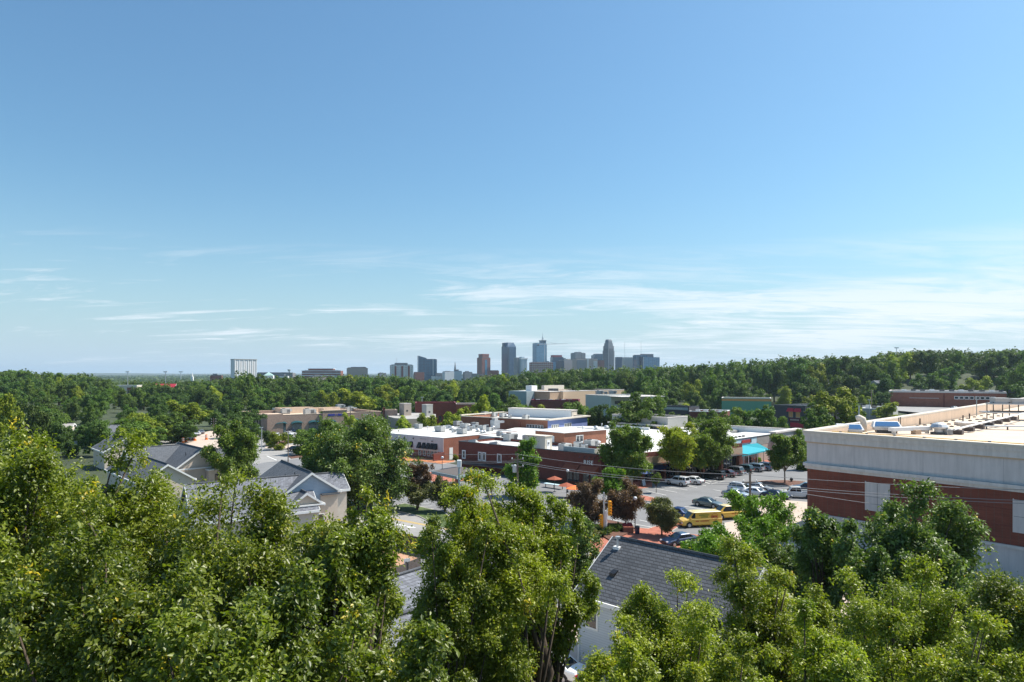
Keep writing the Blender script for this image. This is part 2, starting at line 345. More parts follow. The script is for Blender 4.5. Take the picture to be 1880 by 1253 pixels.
# raised kerbed islands and pavements
def island(name, pts, mat, h=0.14, kerb=True):
    pts = [Vector((p[0], p[1], 0)) for p in pts]
    c = sum(pts, Vector())/len(pts)
    if kerb: 
        o = MB().prism([tuple(p) for p in pts], 0.0, h).build('kerb', CONC); tag(o, kind='structure')
        pts = [p+(c-p).normalized()*min(0.25, (c-p).length*0.4) for p in pts]
    o = MB().prism([tuple(p) for p in pts], 0.01, h+(0.012 if kerb else 0)).build(name, mat); tag(o, kind='structure')
def circ(c, rx, ry, n=20, rot=0): return [(c[0]+rx*math.cos(t)*math.cos(rot)-ry*math.sin(t)*math.sin(rot), c[1]+rx*math.cos(t)*math.sin(rot)+ry*math.sin(t)*math.cos(rot)) for t in [2*math.pi*i/n for i in range(n)]]
island('brick_paving', circ(P(1182,916), 1.9, 3.4, rot=0.5), PAVEB)
island('brick_paving', [P(1140,905)[:2], P(1196,896)[:2], P(1196,888)[:2], P(1352,862)[:2], P(1470,845)[:2], P(1470,838)[:2], P(1340,853)[:2], P(1105,893)[:2]], PAVEB)
island('brick_paving', [P(x,y)[:2] for x, y in ((1100,965),(1190,972),(1262,950),(1275,952),(1232,978),(1290,985),(1250,1012),(1200,1035),(1090,1020),(1070,985))], PAVEB)
island('brick_paving', [P(x,y)[:2] for x, y in ((1362,924),(1392,918),(1400,930),(1372,933))], PAVEB)
island('pavement', [P(x,y)[:2] for x, y in ((1392,916),(1490,924),(1500,960),(1560,1010),(1420,1030),(1330,1000),(1330,962),(1392,950))], CONCP)
island('pavement', [P(x,y)[:2] for x, y in ((1280,1000),(1420,1035),(1700,1090),(1640,1180),(1350,1130),(1180,1060))], CONCP)
island('mulch_bed', circ(P(1437,888), 5.5, 3.6, rot=0.1), MULCH)
island('mulch_bed', circ(P(1437,888), 5.5, 3.6, rot=0.1), MULCH, kerb=False) if False else None
island('grass_verge', [P(x,y)[:2] for x, y in ((722,930),(742,926),(818,942),(840,968),(812,972),(770,950),(722,938))], GRASS, 0.16)
island('mulch_bed', [P(x,y)[:2] for x, y in ((1085,975),(1115,958),(1162,968),(1166,978),(1120,996))], MULCH, 0.3, False)
island('orange_paving', [P(x,y)[:2] for x, y in ((728,838),(742,839),(824,847),(836,846),(836,849),(812,853),(792,851),(728,846))], PAVEO)
island('brick_paving', [P(x,y)[:2] for x, y in ((775,870),(790,868),(838,872),(870,874),(870,884),(800,888),(775,880))], PAVEB)
island('pavement', [P(x,y)[:2] for x, y in ((486,824),(600,828),(700,834),(700,830),(600,822),(486,815))], CONCP)
island('mulch_bed', [P(x,y)[:2] for x, y in ((495,812),(560,808),(560,812),(495,818))], MULCH, kerb=False)
island('mulch_bed', [P(x,y)[:2] for x, y in ((528,838),(590,832),(600,834),(535,843))], MULCH, kerb=False)
sheet('street', [P(x,y)[:2] for x, y in ((322,822),(372,795),(402,788),(406,795),(402,830),(392,850),(340,846))], 0.05, CONCP)
sheet('bare_ground', [P(x,y)[:2] for x, y in ((640,990),(700,985),(770,1010),(772,1060),(690,1080),(600,1040))], 0.05, CLAY)
sheet('driveway', [(-2,60),(-4,40),(6,40),(8,52),(4,62)], 0.055, CONCP)
sheet('car_park', [(190,300),(340,300),(340,379),(190,379)], 3.2, ASPHL)

# ================================================================ BUILDINGS
def window(root, face, u, z, wd, hh, base, frame=WHITE, pane=GLS, mull=0, name='window', d=0.06, fw=0.09):
    """face 'y' = wall in the plane y=base (normal -y), 'x' = wall in the plane x=base (normal -x). u centre, z sill"""
    def B(mb, a, b, c, e, f, g):
        (mb.box(a, b, c, e, f, g) if face == 'y' else mb.box(b, a, c, f, e, g))
    m = MB(); u0, u1 = u-wd/2, u+wd/2; o0 = base-d; o1 = base+0.02
    B(m, u0, o0, z, u0+fw, o1, z+hh); B(m, u1-fw, o0, z, u1, o1, z+hh)
    B(m, u0+fw, o0, z, u1-fw, o1, z+fw); B(m, u0+fw, o0, z+hh-fw, u1-fw, o1, z+hh)
    for k in range(mull):
        c = u0+(k+1)*wd/(mull+1); B(m, c-fw/2, o0, z+fw, c+fw/2, o1, z+hh-fw)
    fr = m.build(name, frame, root)
    p = MB(); B(p, u0+fw*.5, base-d*0.45, z+fw*.5, u1-fw*.5, base+0.015, z+hh-fw*.5); p.build('pane', pane, fr)
    return fr
def shell(root, x0, y0, x1, y1, z0, zt, mat, roofmat, par=0.5, th=0.35, cap=None, capmat=None, name='wall', over=0.0):
    "walls as a ring with parapet, roof deck inside, coping on top"
    m = MB()
    m.box(x0, y0, z0, x1, y0+th, zt); m.box(x0, y1-th, z0, x1, y1, zt); m.box(x0, y0+th, z0, x0+th, y1-th, zt); m.box(x1-th, y0+th, z0, x1, y1-th, zt)
    m.build(name, mat, root)
    bx('roof', roofmat, root, x0+th, y0+th, zt-par-0.3, x1-th, y1-th, zt-par)
    if capmat:
        c = MB(); e = over+0.05; h = cap or 0.15; z = zt+0.003
        c.box(x0-e, y0-e, z, x1+e, y0+th+.05, z+h); c.box(x0-e, y1-th-.05, z, x1+e, y1+e, z+h)
        c.box(x0-e, y0+th+.05, z, x0+th+.05, y1-th-.05, z+h); c.box(x1-th-.05, y0+th+.05, z, x1+e, y1-th-.05, z+h)
        c.build('coping', capmat, root)
def frame_at(C, Rt):
    "local frame: origin C, +x toward Rt (right wall), +y = left wall direction"
    d = (Vector((Rt[0], Rt[1], 0))-Vector((C[0], C[1], 0))); return math.atan2(d.y, d.x), d.length
def loc2(C, rz, x, y): c, s = math.cos(rz), math.sin(rz); return (C[0]+x*c-y*s, C[1]+x*s+y*c)
rnd = random.Random(11)
# rooftop equipment prototypes (things of their own, they stand on the roofs)
def make_unit(kind):
    if kind == 0:
        t = thing('rooftop_unit', 'x', 'air conditioner')
        bx('casing', UNIT, t, -1.1, -0.75, 0.15, 1.1, 0.75, 1.35, bevel=0.03); bx('skid', UNITD, t, -1.0, -0.65, 0, 1.0, 0.65, 0.15)
        MB().lathe(-0.45, 0, [(0.42,1.36),(0.42,1.48),(0.36,1.5)], 14).build('fan', UNITD, t)
        m = MB(); [m.box(0.2, -0.78, 0.35+0.14*k, 1.0, -0.753, 0.42+0.14*k) for k in range(6)]; m.build('grille', UNITD, t)
        bx('hood', METAL, t, 1.1, -0.5, 0.6, 1.55, 0.5, 1.2)
    elif kind == 1:
        t = thing('condenser', 'x', 'air conditioner')
        bx('casing', METAL, t, -0.5, -0.5, 0.1, 0.5, 0.5, 1.0, bevel=0.04)
        m = MB(); [m.box(-0.46, -0.53, 0.2+0.1*k, 0.46, -0.503, 0.25+0.1*k) for k in range(7)]; m.build('grille', UNITD, t)
        MB().lathe(0, 0, [(0.4,1.0),(0.4,1.07),(0.1,1.1)], 14).build('fan', UNITD, t); bx('base', UNITD, t, -0.45, -0.45, 0, 0.45, 0.45, 0.1)
    elif kind == 2:
        t = thing('exhaust_fan', 'x', 'vent')
        MB().lathe(0, 0, [(0.35,0),(0.35,0.45),(0.62,0.5),(0.66,0.62),(0.5,0.85),(0.2,0.98)], 14).build('hood', METAL, t, smooth=False)
        bx('curb', UNITD, t, -0.45, -0.45, -0.01, 0.45, 0.45, 0.2)
    else:
        t = thing('vent_pipe', 'x', 'vent'); MB().tube([(0,0,0),(0,0,1.1)], 0.09).build('pipe', METAL, t)
        MB().lathe(0, 0, [(0.18,1.1),(0.2,1.22),(0.03,1.34)], 10).build('cap', METAL, t)
    return t
UP = {}
def unit(kind, C, z, rz, label, group, sc=1.0):
    if kind not in UP: UP[kind] = t = make_unit(kind)
    else: t = copy_tree(UP[kind])
    t.location = (C[0], C[1], z); t.rotation_euler = (0, 0, rz); t.scale = (sc, sc, sc); t['label'] = label; t['group'] = group
    return t

# ---- 1. white walled shop with black awnings
C = P(814.5,805,5.4); rz, L = frame_at(C, P(922.6,794.5,5.4))
b = thing('shop_building', 'white walled corner shop with a brick base and row of black awnings', 'building', (C.x, C.y, 0), rz)
D = 29
shell(b, 0, 0, L+6, D, 0, 5.4, BRICK, WROOF, 0.12, 0.4, 0.12, WHITE)
bx('white_front', STUCL, b, -0.06, 0.0, 1.9, -0.002, D, 5.38); bx('door', WHITE, b, 1.9, -0.07, 0, 3.1, -0.002, 2.9)
m = MB(); m.box(-3.6, -0.35, 0, -0.02, -0.05, 2.0); m.build('side_wall', BRICKD, b)
for k, px in enumerate((722.5,728.5,741,756,771,779,787,794,800.6)):
    # intersect with the left wall (local y): solve by projection
    best = min((abs((lambda q: CX+F*q[0]/q[1])(loc2(C, rz, 0, i*0.1))-px), i*0.1) for i in range(0, 300))[1]
    m = MB(); m.add([(-0.08,best-0.55,3.9),(-0.08,best+0.55,3.9),(-0.85,best+0.55,2.45),(-0.85,best-0.55,2.45),(-0.08,best-0.55,2.45),(-0.08,best+0.55,2.45)],
        [(0,1,2,3),(0,3,4),(1,5,2),(0,4,5,1),(2,3,4,5)]); m.build('awning', BLACKC, b)
    window(b, 'x', best, 0.6, 1.0, 1.6, -0.005, frame=TRIM)
for u, z in ((4,4.3),(11,4.6),(20,4.6),(26,4.6)): bx('wall_lamp', BLACKP, b, -0.3, u-0.12, z, -0.06, u+0.12, z+0.25)
m = MB()
for k in range(5): m.box(-0.15, 6.2+k*0.5, 4.66, -0.07, 6.5+k*0.5, 4.92)
m.build('sign', UNIT, b)
for i, (px, py, kd, sc) in enumerate(((768,787,0,1.0),(808,793,0,1.15),(848,797,0,1.1),(840,782,0,1.05),(829,790,2,1.2),(853,786,0,1.0),(862,791,1,1.2),(872,787,1,1.2),(877,793,2,1.0),(885,789,0,.9),(893,787,1,1.1),(899,792,0,.8),(905,788,2,1),(860,784,2,1.0),(872,783,0,.9),(823,787,1,1),(833,794,1,.9),(785,791,3,1),(884,796,2,.9),(889,795,2,.8))):
    p = P(px, py, 5.3)
    unit(kd, p, 5.28, rz+rnd.choice((0, math.pi/2)), ('grey air conditioning unit','small condenser','round exhaust fan','thin vent pipe')[kd]+' among the units on the white shop roof', 'equipment on the white shop roof', sc)
p = P(909,787,5.3); m0 = thing('duct_tower','tall grey duct stack at the right end of the white shop roof','duct',(p.x,p.y,5.28),rz)
bx('casing', METAL, m0, -1.2,-0.8,0,1.2,0.8,2.4); bx('duct', METAL, m0, 1.2,-0.4,1.5,3.6,0.4,2.1); bx('upper_unit', UNIT, m0, -0.8,-0.6,2.4,0.6,0.6,3.0)

# ---- 2. long dark brick building with RISE sign; shops round the corner
C = P(1104,836,6.0); Lp = P(842,811,6.0); d = (Lp-C); rl = math.atan2(d.y, d.x)-math.pi/2; LL = d.length
rz = rl; CB = C.copy()
b = thing('brick_shops', 'long dark red brick shop block carrying white letters at its corner', 'building', (C.x, C.y, 0), rz)
shell(b, 0, 0, 12, LL, 0, 6.0, BRICKD, WROOF, 0.5, 0.35, 0.14, METALD)
text_part('sign', 'RISE', 1.12, TRIM, b, Matrix.Translation((-0.06, 0, 0))@Matrix.Translation((0, 2.9, 4.0))@Matrix.Rotation(-math.pi/2, 4, 'Z')@Matrix.Rotation(math.pi/2, 4, 'X'), 0.05)
for k in range(4): 
    lm = MB(); y = 1.2+k*1.15; lm.tube([(0,y,5.45),(-0.45,y,5.6),(-0.6,y,5.35)], 0.04, 6); lm.lathe(-0.6, y, [(0.16,5.2),(0.05,5.4)], 8); lm.build('sign_lamp', BLACKP, b)
for u0, u1 in ((0.6,4.6),(5.0,8.4)):
    m = MB(); m.add([(-0.03,u0,3.7),(-0.03,u1,3.7),(-1.5,u1,2.75),(-1.5,u0,2.75),(-1.5,u1,2.55),(-1.5,u0,2.55),(-0.03,u0,2.6),(-0.03,u1,2.6)], [(0,1,2,3),(3,2,4,5),(0,3,5,6),(1,7,4,2),(5,4,7,6)]); m.build('awning', RUSTC, b)
for u in (1.8, 3.5, 5.8, 7.4): window(b, 'x', u, 0.5, 1.4, 2.0, 0, frame=METALD, mull=1)
for px, w_ in ((852,0.9),(881,0.9),(889,0.9),(917,1.1)):
    best = min((abs((lambda q: CX+F*q[0]/q[1])(loc2(C, rz, 0, i*0.1))-px), i*0.1) for i in range(0, 385))[1]
    window(b, 'x', best, 2.3, w_+.2, 1.9, 0, frame=TRIM, mull=0, fw=0.22)
m = MB(); m.box(-2.6, LL-17, 1.55, -0.05, LL-2, 1.75); m.build('entrance_canopy', METALD, b)
# blue grey parapet screen and cream penthouse on the roof
bx('parapet_screen', GRYB, b, 0.4, 1.9, 6.15, 0.7, 9.2, 7.0); bx('parapet_screen', TAUPG, b, 0.7, 1.9, 5.6, 6.5, 2.2, 6.9)
q = P(994,826,6.0); 
# penthouse
C2 = P(1001,802.2,8.3); r2, l2 = frame_at(C2, (C2.x+0.75, C2.y+0.66))
h = thing('penthouse', 'cream metal rooftop shed with a small white door', 'shed', (C2.x, C2.y, 5.5), rz)
hb = 2.8
bx('wall', plain('cream_panel',(0.60,0.55,0.46),0.6,noise=0.05), h, 0, 0, 0, 2.2, 5.4, hb); bx('roof', CREAM, h, -0.15, -0.15, hb, 2.35, 5.55, hb+0.12)
bx('door', WHITE, h, 0.5, -0.05, 0, 1.5, -0.003, 2.1); window(h, 'y', 1.0, 1.1, 0.6, 0.6, -0.05); bx('rib', METALD, h, -0.05, 3.1, 0, -0.003, 3.2, hb)
for px, py, k, s in ((937,806,0,1.3),(1062,820.5,1,1.5),(1085,818,0,1.2),(1037,824,0,1.1),(1098,813,2,1.0),(1080,812,1,1.0),(964,803,1,1.0),(917,797,1,1.2),(925,799,2,1.0),(1073,822,1,1.1)):
    p = P(px, py+4, 5.5); unit(k, p, 5.5, rz, ('boxy grey rooftop unit','square condenser','round exhaust fan','pipe')[k]+' on the flat roof of the dark brick shops', 'equipment on the dark brick block roof', s)
for y in (LL-11, LL-4.5):
    m = MB(); m.add([(0.9,y,5.6),(2.7,y,5.6),(2.7,y+2.4,5.6),(0.9,y+2.4,5.6),(0.9,y,6.7),(0.9,y+2.4,6.3)],[(0,4,5,3),(4,1,2,5),(0,1,4),(3,5,2)]); m.build('roof_hatch', WROOF, b)

# roof field behind the brick block and the shop front along the car park
E = P(1352,862); shop_rz = math.atan2(E.y-CB.y-0, E.x-CB.x)
SL = 84.0
b = thing('shop_row', 'row of shops under one white roof facing the car park, teal awning at its end', 'building', (CB.x+0.3, CB.y+0.6, 0), shop_rz)
# local +x along shop fronts, +y behind
bx('wall', BRICKD, b, 9.2, 0, 0, 43.0, 0.4, 5.6); bx('fascia', BEIGE, b, 9.2, -0.08, 3.3, 43, -0.003, 4.7)
for x in range(0, 5): 
    for kk in range(3): window(b, 'y', 11.5+x*6.2+kk*1.9, 0.3, 1.7, 2.7, 0, frame=METAL if kk%2 else METALD, mull=1)
for x in (10.2, 16.3, 22.4, 28.5, 34.7, 40.8): bx('column', BRICK, b, x-0.3, -0.9, 0, x+0.3, -0.15, 3.4)
m = MB(); m.box(9.5, -1.8, 3.2, 42.5, -0.1, 3.35); m.build('canopy', METALD, b)
m = MB()
m.add([(9.6,-0.1,3.2),(17,-0.1,3.2),(17,-1.8,2.3),(9.6,-1.8,2.3)],[(0,1,2,3)]); m.build('awning', NAVYC, b)
roofpoly = [(0.5,0.4),(43,0.4),(43,-2.0),(67,-2.0),(67,16),(40,40),(-4,44),(12.4,4)]
bx('roof', WROOF, b, 10, 0.4, 5.0, 42.9, 26, 5.3); bx('roof', WROOF, b, -16, 34, 4.9, 44, 60, 5.2) if False else None
SR = b
b = thing('corner_shop', 'shop with pale blue front and large teal awning at the end of the row', 'building', (52.5,156.7,0), R(45.5))
bx('front_wall', LTBLUE, b, -4.2, 0, 0, 8.3, 0.4, 6.1); bx('side_front', TAUPE, b, 8.3, 0, 0, 16.7, 0.4, 6.05)
bx('coping', METALD, b, -4.2, -0.1, 6.103, 16.7, 0.5, 6.25)
for k in range(6): bx('panel_rib', TAUPG, b, 8.3, -0.06, 4.3+k*0.28, 16.7, -0.003, 4.38+k*0.28)
bx('roof', WROOF, b, -6, 0.4, 4.9, 32, 13, 5.3); bx('sign', REDT, b, 0.3, -0.2, 5.15, 4.6, -0.06, 5.85); bx('sign_board', METALD, b, 4.6, -0.22, 5.05, 5.1, -0.06, 5.95)
def inb(p): dx, dy = p.x-52.5, p.y-156.7; a = R(45.5); return (dx*math.cos(a)+dy*math.sin(a), -dx*math.sin(a)+dy*math.cos(a), p.z)
q0, q1, q2, q3 = (inb(P(*k)) for k in ((1362,817.5,4.75),(1391,814,4.7),(1413.5,826,2.9),(1352,838,2.9)))
q2d = (q2[0],q2[1],q2[2]-.3); q3d = (q3[0],q3[1],q3[2]-.3); q0d = (q0[0],q0[1],2.6); q1d = (q1[0],q1[1],2.6)
m = MB(); m.add([q0,q1,q2,q3,q3d,q2d,q0d,q1d],[(0,1,2,3),(3,2,5,4),(0,3,4,6),(1,7,5,2)]); m.build('teal_awning', TEAL, b)
m = MB(); m.add([(q3[0]+.3,q3[1]-.03,2.6),(q3[0]+2.3,q3[1]+.02,2.6),(q3[0]+2.3,q3[1]+.02,1.2),(q3[0]+.3,q3[1]-.03,1.2)],[(0,1,2,3)]); m.build('banner', TEAL, b)
for k in (.05,.35,.62,.97): MB().tube([(q3[0]+(q2[0]-q3[0])*k,q3[1]+(q2[1]-q3[1])*k+.1,0),(q3[0]+(q2[0]-q3[0])*k,q3[1]+(q2[1]-q3[1])*k+.1,2.62)], 0.08).build('awning_post', WHITE, b)
for k in range(5): window(b, 'y', -2.5+k*2.6, 0.3, 2.3, 3.0, 0, frame=METAL, mull=1)
bx('end_block', TAUPG, b, 16.72, -0.8, 0, 32.2, 0.4, 6.5); bx('end_side', TAUPG, b, 31.8, 0.403, 0, 32.2, 13, 6.5); bx('coping', CORN, b, 16.4, -1.1, 6.5, 32.5, 0.7, 6.9)
for k in range(6): m = MB(); m.tube([(21+k*1.6,-0.82,4.9),(21+k*1.6,-1.2,4.8),(21+k*1.6,-1.25,4.3)],.09,6); m.lathe(21+k*1.6,-1.25,[(.35,4.1),(.12,4.4)],8); m.build('wall_lamp', BLACKP, b)
for k in range(5): bx('vent_hood', BLACKP, b, 7+k*2.0, 6.5, 5.3, 7.7+k*2.0, 7.0, 5.65)
bx('roof_curb', BEIGE, b, -1.5, 5.5, 5.3, 1.2, 7, 7.0); bx('roof_unit', METAL, b, -3, 3, 5.3, 0.5, 4.6, 6.5)
# back parapet running from mid px 1240 to 1464
A1 = P(1240,776,6.8); A2 = P(1464,788,6.8)
m = thing('parapet_wall', 'long pale parapet closing the back of the white shop roofs', 'wall', (A1.x, A1.y, 0), math.atan2(A2.y-A1.y, A2.x-A1.x)); la = (A2-A1).length
bx('wall', WHITE, m, 0, 0, 0, la, 0.4, 6.5); bx('coping', CORN, m, -0.1, -0.15, 6.503, la+.1, 0.55, 6.8)
bx('roof_edge', TAUPG, m, 0, -7.5, 4.6, la*0.55, -0.003, 5.7)

# brick upper storey with sash windows
C2 = P(1036,795.0,8.4); R2 = P(1113,788.6,8.4); r2, l2 = frame_at(C2, R2)
b = thing('upper_storey', 'orange brick upper storey with white roof and paired sash windows', 'building', (C2.x, C2.y, 5.2), r2)
shell(b, 0, 0, l2, 9.0, 0, 3.1, BRICKO, WROOF, 0.05, 0.3, 0.14, WHITE, over=0.2)
window(b, 'y', l2*0.35, 0.9, 2.4, 1.5, 0, frame=TRIM, mull=1, fw=0.14); bx('door', WHITE, b, -0.06, 3.0, 0.1, -0.003, 4.6, 2.3)
bx('wall_panel', TAUPG, b, l2+0.003, 0, 0.3, l2+0.08, 8, 2.9)
for px, py, k in ((1094,786,2),(1105,784,3),(1113,785,2),(1070,789,3)):
    p = P(px, py+3, 8.3); unit(k, p, 8.28, 0, ('','','mushroom shaped exhaust fan','thin vent pipe')[k]+' on the orange brick upper storey roof', 'vents on the orange brick upper storey', 0.9)
# wide white roof decks between
def deck(name, label, pts, z, mat, zb=0.0, wall=WHITE):
    t = thing(name, label, 'building', (pts[0][0], pts[0][1], 0))
    q = [(p[0]-pts[0][0], p[1]-pts[0][1]) for p in pts]
    MB().prism(q, zb, z-0.02).build('wall', wall, t); MB().prism(q, z-0.017, z+0.05).build('roof', mat, t); return t
deck('flat_roof_building', 'low flat roofed block behind the long dark brick wall', [P(880,800,5.2), P(905,795,5.2), P(945,786,5.2), P(1085,783,5.2), P(1120,785,5.2), P(1118,797,5.2), P(1040,808,5.2), P(960,808,5.2)], 5.2, WROOF)
deck('flat_roof_building', 'broad white flat roof behind the street trees beside the car park', [P(1113,818,5.3), P(1112,790,5.3), P(1240,781,5.3), P(1330,788,5.3), P(1350,800,5.3), P(1320,812,5.3), P(1200,826,5.3)], 5.32, WROOF)
# raised louvred parapet block (px 1124-1263)
C2 = P(1226,768,8.6); L2 = P(1124,762,8.6); d = L2-C2
b = thing('screen_block', 'raised cream roof block with a dark louvred strip behind the street trees', 'building', (C2.x, C2.y, 0), math.atan2(d.y, d.x)-math.pi/2)
ld = d.length
shell(b, 0, 0, 9.5, ld, 0, 8.6, TAUPG, GRAV, 1.9, 0.35, 0.25, CORN)
bx('louvre_strip', METALD, b, 8.6, 0.6, 6.9, 9.1, ld-1, 7.5); bx('ledge', CORN, b, -2.2, 0, 6.2, -0.003, ld, 6.6); bx('front_screen', WHITE, b, -6, 2, 5.4, -5.6, ld-4, 6.1)
for k in range(14): bx('vent', METALD, b, 8.9, 2+k*ld/15, 7.8, 9.12, 2.5+k*ld/15, 8.2)

# ---- 3. periwinkle and brick building
C2 = P(1005.5,770,8.0); R2 = P(1078,763,8.0); r2, l2 = frame_at(C2, R2)
b = thing('blue_shop', 'two tone building with a long brick wall and a periwinkle blue end', 'building', (C2.x, C2.y, 0), r2)
LD = 33
shell(b, 0, 0, l2, LD, 0, 7.6, BRICKO, WROOF, 0.9, 0.4, None, None); bx('blue_front', BLUES, b, 0, -0.07, 2.5, l2, -0.003, 7.58)
c = MB(); c.box(-0.5,-0.8,7.6,l2+0.8,0.45,8.0); c.box(-0.3,0.45,7.6,0.45,LD,7.8); c.box(l2-0.4,0.45,7.6,l2+0.8,LD,8.0); c.box(-0.3,LD-0.4,7.9,l2-0.4,LD+0.3,8.2); c.build('cornice', CREAM, b)
for k in range(8): window(b, 'y', 2.3+(k%4)*1.05+(k//4)*7.2, 5.0, 0.95, 1.25, -0.07, frame=TRIM, fw=0.13)
for k in range(6): window(b, 'x', 2.0+k*1.0, 4.6, 0.9, 1.6, 0, frame=TRIM)
bx('door', METALD, b, -0.05, LD-7.2, 4.6, -0.003, LD-6, 6.3); bx('pilaster', BRICK, b, -0.25, 9.6, 0, -0.003, 10.4, 7.55); bx('pilaster', BRICK, b, -0.25, 20.6, 0, -0.003, 21.4, 7.55)
bx('roof_screen', WHITE, b, l2-1.6, 5, 6.8, l2-1.2, LD-3, 9.4); bx('roof_screen', CREAM, b, l2-1.6, 4.6, 6.8, l2+1.5, 4.97, 9.4); bx('coping', CORN, b, l2-1.8, 4.4, 9.4, l2+1.6, LD-2.8, 9.6)
for px, py, k in ((900,764,0),(907,765,0),(876,764,1),(882,764,1),(923,766,0),(930,766,2),(936,767,1),(965,770,0),(968,768,3),(890,763,0)):
    p = P(px, py, 6.8); unit(k, p, 6.75, r2, ('boxy unit','square condenser','round exhaust fan','thin vent pipe')[k]+' behind the parapet of the brick and blue building', 'equipment on the brick and blue building roof', 1.0)

# ---- 4. tan bank like building on the left with teal arched awnings
C2 = P(492.8,763.4,6.5); R2 = P(701,756,6.5); r2, l2 = frame_at(C2, R2)
b = thing('arched_shop', 'long tan brick store with teal arched window awnings and a blue sign', 'building', (C2.x, C2.y, 0), r2)
LD = 34
shell(b, 0, 0, l2, LD, 0, 6.5, BRICKT, CROOF, 1.1, 0.5, 0.1, PARP)
bx('corner_bay', BRICKT, b, -0.6, -0.6, 0, 5.0, 5.5, 6.9); bx('bay_roof', PARP, b, -0.4, -0.4, 6.903, 4.8, 5.3, 7.0)
def at_px(C, rz, px, ax='x', n=700):
    return min((abs((lambda q: CX+F*q[0]/q[1])(loc2(C, rz, i*0.1 if ax == 'x' else 0, 0 if ax == 'x' else i*0.1))-px), i*0.1) for i in range(0, n))[1]
u0 = at_px(C2, r2, 591); u1 = at_px(C2, r2, 635)
bx('sign_bay', BRICKT, b, u0, -0.9, 0, u1, 0.6, 7.6); bx('coping', PARP, b, u0-0.2, -1.1, 7.6, u1+0.2, 0.8, 7.75)
m = MB(); uu = u0+2.0
for k in range(22):
    wd = rnd.uniform(0.2, 0.34)
    if k not in (8, 10): m.box(uu, -1.0, 5.6, uu+wd, -0.903, 6.35)
    uu += wd+0.08
m.build('sign', BLUT, b)
for px in (516,545,576,605,652,679):
    u = at_px(C2, r2, px); zo = -0.9 if px == 605 else 0.0
    n = 10; pts = [(u-2.2*math.cos(math.pi*i/n), 3.3+1.0*math.sin(math.pi*i/n)) for i in range(n+1)]
    m = MB(); m.add([(a_, zo-0.08, z_) for a_, z_ in pts]+[(a_*1.0+(a_-u)*0.12, zo-1.0, z_-0.55) for a_, z_ in pts], [(i, i+1, n+2+i, n+1+i) for i in range(n)]+[tuple(range(n+1))]); m.build('awning', GLT, b)
    window(b, 'y', u, 0.3, 3.6, 3.0, zo, frame=METALD, pane=GLT, mull=2)
for k in range(7): window(b, 'x', 6.5+k*3.2, 1.6, 1.3, 3.6, 0, frame=METALD)
for (a0, b0, a1, b1, z1) in ((l2*0.3, LD-6, l2*0.62, LD+0.5, 7.6), (l2*0.62, LD-3, l2*0.9, LD+0.4, 7.2), (l2*0.66, LD-12, l2*0.82, LD-6, 7.3)):
    shell(b, a0, b0, a1, b1, 5.3, z1, PARP, CROOF, 0.6, 0.4, None, None, name='roof_block')
for px, py, k, s in ((508,758,0,1.4),(524,760,0,1.5),(530,759,2,1.2),(567,762,0,1.7),(578,762,1,1.1),(624,751,0,1.5),(642,756,0,1.4),(651,755,1,1.5)):
    p = P(px, py, 5.4); unit(k, p, 5.4, r2, ('boxy grey rooftop unit','square condenser','round exhaust fan')[k]+' on the cream roof of the tan arched store', 'equipment on the tan arched store roof', s)
# tower at its right end, low grey annexe and maroon topped block
C3 = P(703,753,7.5); b = thing('stair_tower', 'small tan tower beside the right end of the arched store', 'building', (C3.x, C3.y+3, 0), 0.3)
shell(b, 0, 0, 5.0, 6, 0, 7.2, BRICKT, GRAV, 0.4, 0.3, 0.12, PARP); bx('chimney', BRICKD, b, -0.5, 0, 0, 0.3, 1, 8.2)
deck('annexe', 'low curved grey annexe between the arched store and the taupe block', [P(712,765,5), P(724,768,5), P(745,770,5), P(800,768,5), P(800,761,5), P(760,758,5), P(720,760,5)], 5.0, GRAV, wall=TAUPE)
for cx_, cy_, w_, h_, mt, lab in ((742,742,22,9.6,TAUPE,'taupe corner tower with a square top left of the maroon roof'),(783,744,20,9.3,TAUPG,'grey stucco pier block at the middle of the maroon roofed complex')):
    p = P(cx_, cy_, h_); b = thing('stucco_tower', lab, 'building', (p.x, p.y, 0), 0.75); wd = w_*p.y/F*0.72
    shell(b, 0, 0, wd, wd, 0, h_, mt, GRAV, 0.4, 0.3, 0.2, CORN); bx('vent', METALD, b, 1, -0.05, h_-3, 1.8, -0.003, h_-2.4)
p = P(762,741,9); b = thing('maroon_block', 'maroon brick block with flat roof behind the taupe towers', 'building', (p.x, p.y, 0), 0.12)
shell(b, 0, 0, 17, 14, 0, 9.0, BRICKD, GRAV, 0.5, 0.4, 0.2, MAROON); shell(b, 17, 2, 27, 13, 0, 8.4, BRICK, GRAV, 0.5, 0.4, 0.2, CORN, name='side_wing')
for k in range(7): window(b, 'y', 2+k*2.1, 1.5, 1.2, 2.2, 0, frame=METALD)

